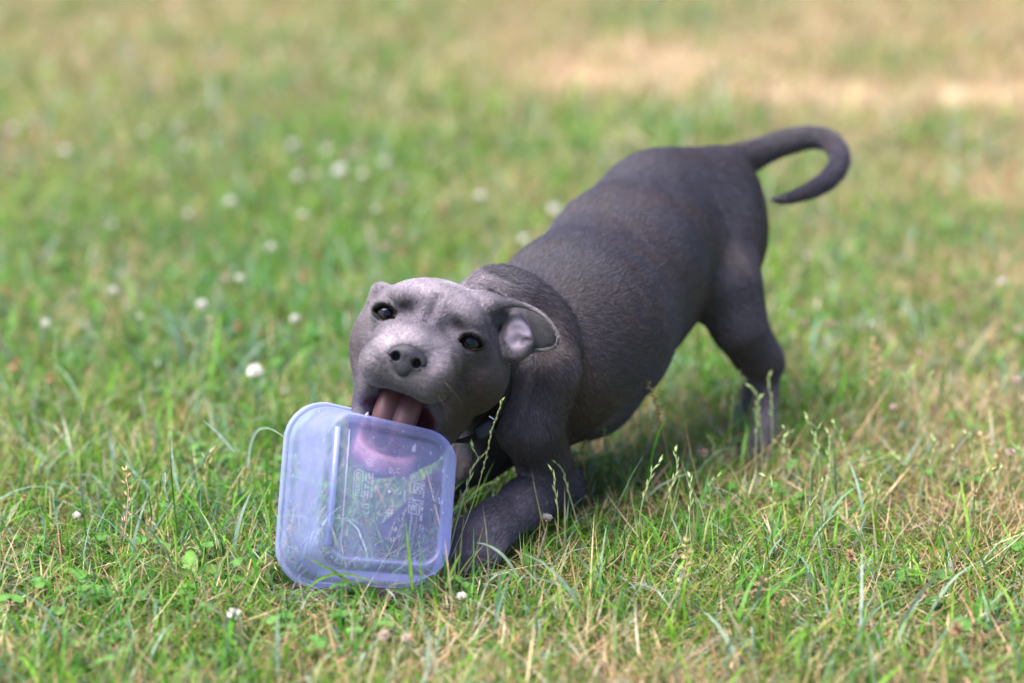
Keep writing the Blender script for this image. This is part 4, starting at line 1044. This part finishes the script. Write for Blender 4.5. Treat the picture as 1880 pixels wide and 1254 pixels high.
for f in FL:
    if f[3] > 0: flower(f[0], f[1], f[2], f[3], f[4], 'clover heads in the lawn', f[5])
ORD = 'first second third fourth fifth sixth seventh eighth ninth tenth eleventh twelfth thirteenth fourteenth fifteenth sixteenth seventeenth eighteenth nineteenth twentieth twenty-first twenty-second twenty-third twenty-fourth twenty-fifth twenty-sixth twenty-seventh twenty-eighth twenty-ninth thirtieth'.split()
def far_label(i, k, where): return 'faint %s clover head, %s from the left among the %s' % ({'white': 'whitish', 'pink': 'pinkish', 'brown': 'brownish'}[k], ORD[i], where)
for i, (u, v, k, r) in enumerate(sorted([(345, 393, 'white', 9), (422, 368, 'white', 12), (600, 278, 'white', 9), (637, 285, 'pink', 10), (554, 297, 'pink', 9), (580, 318, 'pink', 9), (472, 328, 'pink', 10), (706, 300, 'white', 10), (300, 330, 'pink', 7), (665, 322, 'white', 8),
        (120, 278, 'white', 8), (16, 320, 'pink', 8), (115, 405, 'pink', 8), (205, 412, 'white', 8), (470, 290, 'pink', 8), (556, 396, 'white', 9), (690, 385, 'white', 7), (880, 357, 'white', 10), (730, 420, 'pink', 7), (265, 245, 'white', 8), (340, 268, 'white', 8), (208, 536, 'white', 9), (415, 516, 'pink', 8), (440, 516, 'white', 9),
        (630, 385, 'pink', 7), (740, 345, 'pink', 8), (790, 300, 'pink', 8), (850, 270, 'pink', 7), (60, 230, 'pink', 7)])):
    flower(u, v, k, r, far_label(i, k, 'blurred ones behind the puppy'), 'blurred clover heads')
for i, (u, v, k, r) in enumerate(sorted([(1480, 425, 'brown', 10), (1840, 520, 'white', 9), (1865, 700, 'pink', 11), (1855, 830, 'pink', 11), (1600, 590, 'white', 8), (1690, 640, 'pink', 8), (1870, 600, 'pink', 9), (1640, 745, 'pink', 8), (1740, 470, 'brown', 10), (1560, 640, 'brown', 9), (1610, 805, 'brown', 9), (1790, 900, 'brown', 8), (1480, 470, 'white', 7)])):
    flower(u, v, k, r, far_label(i, k, 'blurred ones beyond the ryegrass'), 'faint clover heads beyond the ryegrass')

# ---- ryegrass stalks with spikelets
def spikelet(base, d, l, w, col, bag):
    s = np.cross(d, [.2, 1., .1]); s /= np.linalg.norm(s); n_ = np.cross(s, d)
    V = np.array([base, base+d*l*.45+s*w, base+d*l*.45-s*w, base+d*l*.45+n_*w*.8, base+d*l*.45-n_*w*.8, base+d*l])
    T = [[0, 1, 3], [0, 3, 2], [0, 2, 4], [0, 4, 1], [5, 3, 1], [5, 2, 3], [5, 4, 2], [5, 1, 4]]
    bag.add(V, np.zeros((0, 4)), T, np.stack([col*.8, col, col, col, col*.9, col*1.15]))
M_SPIKE = leaf_mat('spikelet', .35, .5, .12)
def rye(ub, vb, ut, vt, label, group, dry=0.0, lean=0.0, panicle=False, frac=.45, size=1.0):
    p0 = G(ub, vb, 0.0); t0 = CAM_H/(ST+(vb-627)/FPX*CT)
    p3 = P(ut, vt, t0-lean); p3[2] = max(p3[2], .01)
    n = 12; bend = np.array([random.uniform(-.006, .006), random.uniform(-.004, .004), 0])
    pts = [p0+(p3-p0)*f+bend*math.sin(math.pi*f)+np.array([0, 0, .002])*math.sin(math.pi*f) for f in np.linspace(0, 1, n+1)]
    for i in range(n-2, n+1): pts[i] = pts[i]+np.array([random.uniform(-1, 1)*.0012*(i-n+3), 0, 0])
    col = np.array([.36, .50, .22])*(1-dry)+np.array([.66, .46, .28])*dry
    o = empty('seed_stalk', p0); tag(o, label, 'grass stalk', group)
    V, Q = tube(pts, np.linspace(.00055, .00038, n+1)*size, 5)
    link('stem', np_mesh('stem', V, quads=Q, cols=np.tile(col*.9, (len(V), 1))), M_STEM, o)
    bag = Bag(); L = np.linalg.norm(p3-p0); m_ = max(5, int(L*frac/.0036)); sc = random.uniform(.8, 1.1)*size
    for i in range(m_):
        f = 1-frac+frac*i/(m_-1); k = min(int(f*n), n-1); q = pts[k]+(pts[k+1]-pts[k])*(f*n-k); d = pts[k+1]-pts[k]; d /= np.linalg.norm(d)
        sd = CX*(1 if i % 2 else -1)+CB*random.uniform(-.4, .4)
        if panicle:
            br = random.uniform(.2, .9)*(1.1-i/m_)
            for _ in range(3):
                dd = d+sd*random.uniform(.1, .9)+np.array([random.uniform(-.5, .5)]*3)*.4; dd /= np.linalg.norm(dd)
                spikelet(q+sd*.002*br*random.random(), dd, .0060*sc, .00065*sc, col*random.uniform(.8, 1.4), bag)
        else:
            dd = d+sd*random.uniform(.08, .28); dd /= np.linalg.norm(dd)
            spikelet(q, dd, random.uniform(.0065, .0095)*sc, .00058*sc, col*random.uniform(.9, 1.3)*(1+.3*(i > m_*.8)), bag)
    dd = pts[-1]-pts[-2]; dd /= np.linalg.norm(dd); spikelet(pts[-1], dd, .006*sc, .0008*sc, np.minimum(col*1.5, .8), bag)
    link('seed_head', bag.mesh('seed_head', False), M_SPIKE, o)
    return o
GR = 'ryegrass stalks'
RY = [ # base u,v, top u,v, label, dry, lean, panicle
 (1236, 900, 1184, 680, 'dry tan panicle standing in front of the belly of the puppy', 1.0, .075, True),
 (1107, 905, 1108, 768, 'short green spike between the elbow and the belly', .1, .06, False),
 (1080, 905, 1078, 775, 'brownish spike left of the short green one near the elbow', .7, .06, False),
 (1075, 1010, 1030, 852, 'pale spike leaning across the elbow of the puppy', .15, .0, False),
 (1018, 1035, 1012, 868, 'thin dark stalk with an olive tip standing before the forearm', .25, .0, False),
 (812, 1062, 912, 738, 'long thin green spike rising across the jaw and the collar', .25, .055, False, .65),
 (815, 1058, 880, 825, 'short curved spike under the collar', .15, .02, False),
 (672, 1082, 745, 935, 'olive spike with swollen seeds in front of the floor of the tub', .35, .0, True),
 (1340, 860, 1352, 690, 'blurred green stalk left of the hind leg', .1, 0, False),
 (1398, 905, 1384, 715, 'green stalk crossing the hock of the puppy', .1, 0, False),
 (1385, 910, 1392, 735, 'pale green spike in front of the hind leg', .1, 0, False),
 (1420, 880, 1415, 695, 'green spike right of the hock', .1, 0, False),
 (1175, 1020, 1205, 852, 'pale plump spike left of a pair, lower centre', .1, 0, False),
 (1200, 1025, 1250, 834, 'taller spike of the pair, lower centre', .1, 0, False),
 (1335, 880, 1313, 808, 'small spike with a white tip leaning left', .15, 0, False),
 (1330, 1000, 1306, 878, 'pale broad green spike behind the thin stalks', .1, 0, False),
 (1280, 1050, 1276, 882, 'upright dark green spike near the centre bottom', .05, 0, False),
 (1450, 1060, 1502, 890, 'pale leaning spike above the brown clover heads', .15, 0, False),
 (1495, 955, 1492, 775, 'tall upright dark spike with white anthers on the right', .1, 0, False),
 (1528, 960, 1516, 800, 'stout green spike beside the tall upright one', .1, 0, False),
 (1480, 930, 1428, 808, 'arched spike leaning left on the right hand side', .15, 0, False),
 (1545, 900, 1594, 838, 'spike lying almost flat to the right', .2, 0, False),
 (1540, 930, 1539, 782, 'upright slender spike between the arched and the flat one', .1, 0, False),
 (1448, 925, 1447, 790, 'thin spike left of the tall dark one', .1, 0, False),
 (1412, 1010, 1417, 880, 'short spike above the faded clover heads', .1, 0, False),
 (1730, 940, 1714, 818, 'pale plump spike in the right part', .1, 0, False),
 (1750, 990, 1812, 865, 'silvery bleached spike leaning right', .55, 0, False),
 (1772, 930, 1782, 800, 'dark green spike in the thick clump on the right', .05, 0, False),
 (1760, 950, 1748, 830, 'slim spike in front of the thick clump', .1, 0, False),
 (1840, 960, 1838, 865, 'small green spike near the right edge', .1, 0, False),
 (1862, 900, 1880, 830, 'green spike cut by the right edge', .1, 0, False),
 (1590, 960, 1592, 885, 'low brown spike among green ones', .9, 0, False),
 (1605, 975, 1622, 880, 'pale green spike right of the low brown one', .15, 0, False),
 (1590, 800, 1610, 632, 'tall dry reddish stalk on the right beyond the sharp ones', .95, 0, True),
 (1575, 800, 1592, 705, 'blurred green stalk beside the reddish one', .15, 0, False),
 (1660, 850, 1662, 680, 'blurred pale spike in the right middle distance', .15, 0, False),
 (1690, 860, 1705, 690, 'blurred grey green spike next to the pale one', .15, 0, False),
 (1800, 800, 1820, 712, 'blurred bent dry stalk at the right', .9, 0, True),
 (1195, 1170, 1268, 1000, 'large blurred straw panicle nearest the camera', .75, 0, True),
 (110, 800, 98, 600, 'blurred dark green spike at the left', .1, 0, False),
 (370, 700, 388, 590, 'olive panicle above the left corner of the tub', .5, 0, True),
 (82, 905, 107, 800, 'whitish spike in the left foreground', .4, 0, False),
 (215, 1060, 236, 868, 'blurred straw plume left of the tub', .95, 0, True),
 (400, 980, 384, 835, 'thin dry stalk close to the left of the tub', .7, 0, False),
 (8, 880, 4, 770, 'pale spike cut by the left edge', .3, 0, False),
 (1835, 900, 1812, 800, 'rust coloured panicle near the right edge', .95, 0, True),
 (20, 800, 18, 690, 'grey green spike close to the left edge', .15, 0, False),
 (1300, 760, 1255, 610, 'long dark blade like stalk under the flank', .1, 0, False),
]
for r in RY: rye(r[0], r[1], r[2], r[3], r[4], GR, r[5], r[6], r[7], .42 if not r[7] else .5, r[8] if len(r) > 8 else 1.0)

# ---- a few broad leaves and blades that stand out
def broad(name, cat, label, pts, widths, col, mat, fold=.25):
    """a single leaf or blade along world points"""
    pts = np.asarray(pts, float); n = len(pts); V = []; Q = []; Cc = []
    o = empty(name, pts[0]); tag(o, label, cat)
    for i in range(n):
        d = pts[min(i+1, n-1)]-pts[max(i-1, 0)]; d /= np.linalg.norm(d)+1e-9
        s = np.cross(d, CB); s /= np.linalg.norm(s)+1e-9; w = widths[i]
        V += [pts[i]-s*w+CB*w*fold, pts[i], pts[i]+s*w+CB*w*fold]; Cc += [col, col*1.25, col*.92]
    for i in range(n-1):
        for k in range(2): Q.append([i*3+k, i*3+k+1, (i+1)*3+k+1, (i+1)*3+k])
    link('leaf_blade', np_mesh('leaf_blade', V, quads=Q, cols=np.array(Cc)), mat, o)
    return o
def curve(*ctrl, n=12):
    c = np.array(ctrl, float); m_ = len(c); out = []
    for f in np.linspace(0, 1, n):     # bezier of any degree
        out.append(sum(math.comb(m_-1, i)*(1-f)**(m_-1-i)*f**i*c[i] for i in range(m_)))
    return out
def blade_px(label, ctrl, wmax, col, name='grass_blade'):
    pts = curve(*[P(*q) for q in ctrl]); n = len(pts)
    ws = [wmax*(1-(i/(n-1))**2.5)*(.6+.4*min(1, i/3)) for i in range(n)]
    broad(name, 'grass blade', label, pts, ws, np.array(col), M_GRASS)
gA, gB, gS = (.17, .33, .05), (.27, .37, .27), (.60, .46, .27)
blade_px('broad upright green blade standing before the right part of the tub floor', [(757, 1082, 1.560), (752, 1030, 1.560), (744, 950, 1.560)], .0013, gA)
blade_px('long green blade arching from the left across the lower floor of the tub', [(665, 1100, 1.560), (632, 1050, 1.558), (600, 1045, 1.556), (550, 1016, 1.556)], .0011, gA)
blade_px('green blade bending right under the lower edge of the tub', [(560, 1085, 1.560), (600, 1040, 1.556), (650, 1050, 1.555), (700, 1075, 1.555)], .0010, gA)
blade_px('pale green blade crossing in front of the toes of the paw', [(950, 1058, 1.560), (925, 1010, 1.560), (900, 998, 1.562), (872, 996, 1.565)], .0010, gB)
blade_px('bright green blade beside the right bottom corner of the tub', [(818, 1080, 1.560), (828, 1045, 1.56), (848, 1012, 1.56)], .0012, gA)
blade_px('wide green blade leaning left in the right middle', [(1605, 960, 1.74), (1580, 920, 1.74), (1540, 885, 1.745)], .0022, gA)
blade_px('long bluish green blade arching over the lower centre', [(1100, 1130, 1.56), (1060, 1075, 1.55), (1010, 1060, 1.55), (940, 1058, 1.55)], .0012, gB)
blade_px('thick pale blade standing up at the bottom, left of centre', [(510, 1250, 1.46), (508, 1180, 1.46), (510, 1120, 1.465)], .0018, gB)
blade_px('blurred pale blade standing at the bottom centre', [(785, 1254, 1.455), (783, 1210, 1.455), (790, 1150, 1.46)], .0018, gB)
blade_px('grey green blade bowing over in the left middle', [(330, 905, 1.66), (312, 850, 1.66), (316, 800, 1.665)], .0014, gB)
blade_px('pale curled blade left of the tub', [(308, 920, 1.66), (290, 860, 1.66), (310, 850, 1.66), (302, 900, 1.655)], .0010, gB)
blade_px('long silvery blade arching above the left corner of the tub', [(455, 860, 1.68), (458, 790, 1.68), (475, 760, 1.68), (530, 810, 1.67)], .0013, gB)
blade_px('silvery blade lying to the upper left of the tub', [(430, 830, 1.70), (400, 790, 1.70), (370, 770, 1.70)], .0015, gB)
blade_px('straw blade fallen across the lower right grass', [(1300, 1120, 1.56), (1370, 1070, 1.56), (1430, 1080, 1.56), (1490, 1090, 1.555)], .0007, gS)
blade_px('green blade growing steeply left of the tub rim', [(498, 1000, 1.60), (492, 930, 1.60), (470, 870, 1.60)], .0010, gA)
def leaf_px(label, base, tip, w, col):
    a, b_ = G(*base, .006), G(*tip, .016); mid = (a+b_)/2+np.array([0, 0, .006]); pts = curve(a, mid, b_, n=9)
    ws = [w*math.sin(math.pi*min(1, (i+.4)/8.6))**.7 for i in range(9)]
    broad('weed_leaf', 'leaf', label, pts, ws, np.array(col), M_GRASS, .15)
leaf_px('broad oval weed leaf pointing up, left of the tub', (356, 1060), (342, 1012), .0055, (.16, .34, .06))
leaf_px('broad weed leaf lying flat beside the upright one', (362, 1062), (408, 1052), .0055, (.18, .33, .09))
leaf_px('small weed leaf left of the broad pair', (350, 1066), (330, 1056), .004, (.15, .32, .06))
leaf_px('dark toothed weed leaf tucked under the front edge of the tub', (800, 1098), (782, 1062), .006, (.08, .19, .04))
leaf_px('dark green leaf below the lower edge of the tub', (700, 1108), (650, 1086), .005, (.09, .22, .04))
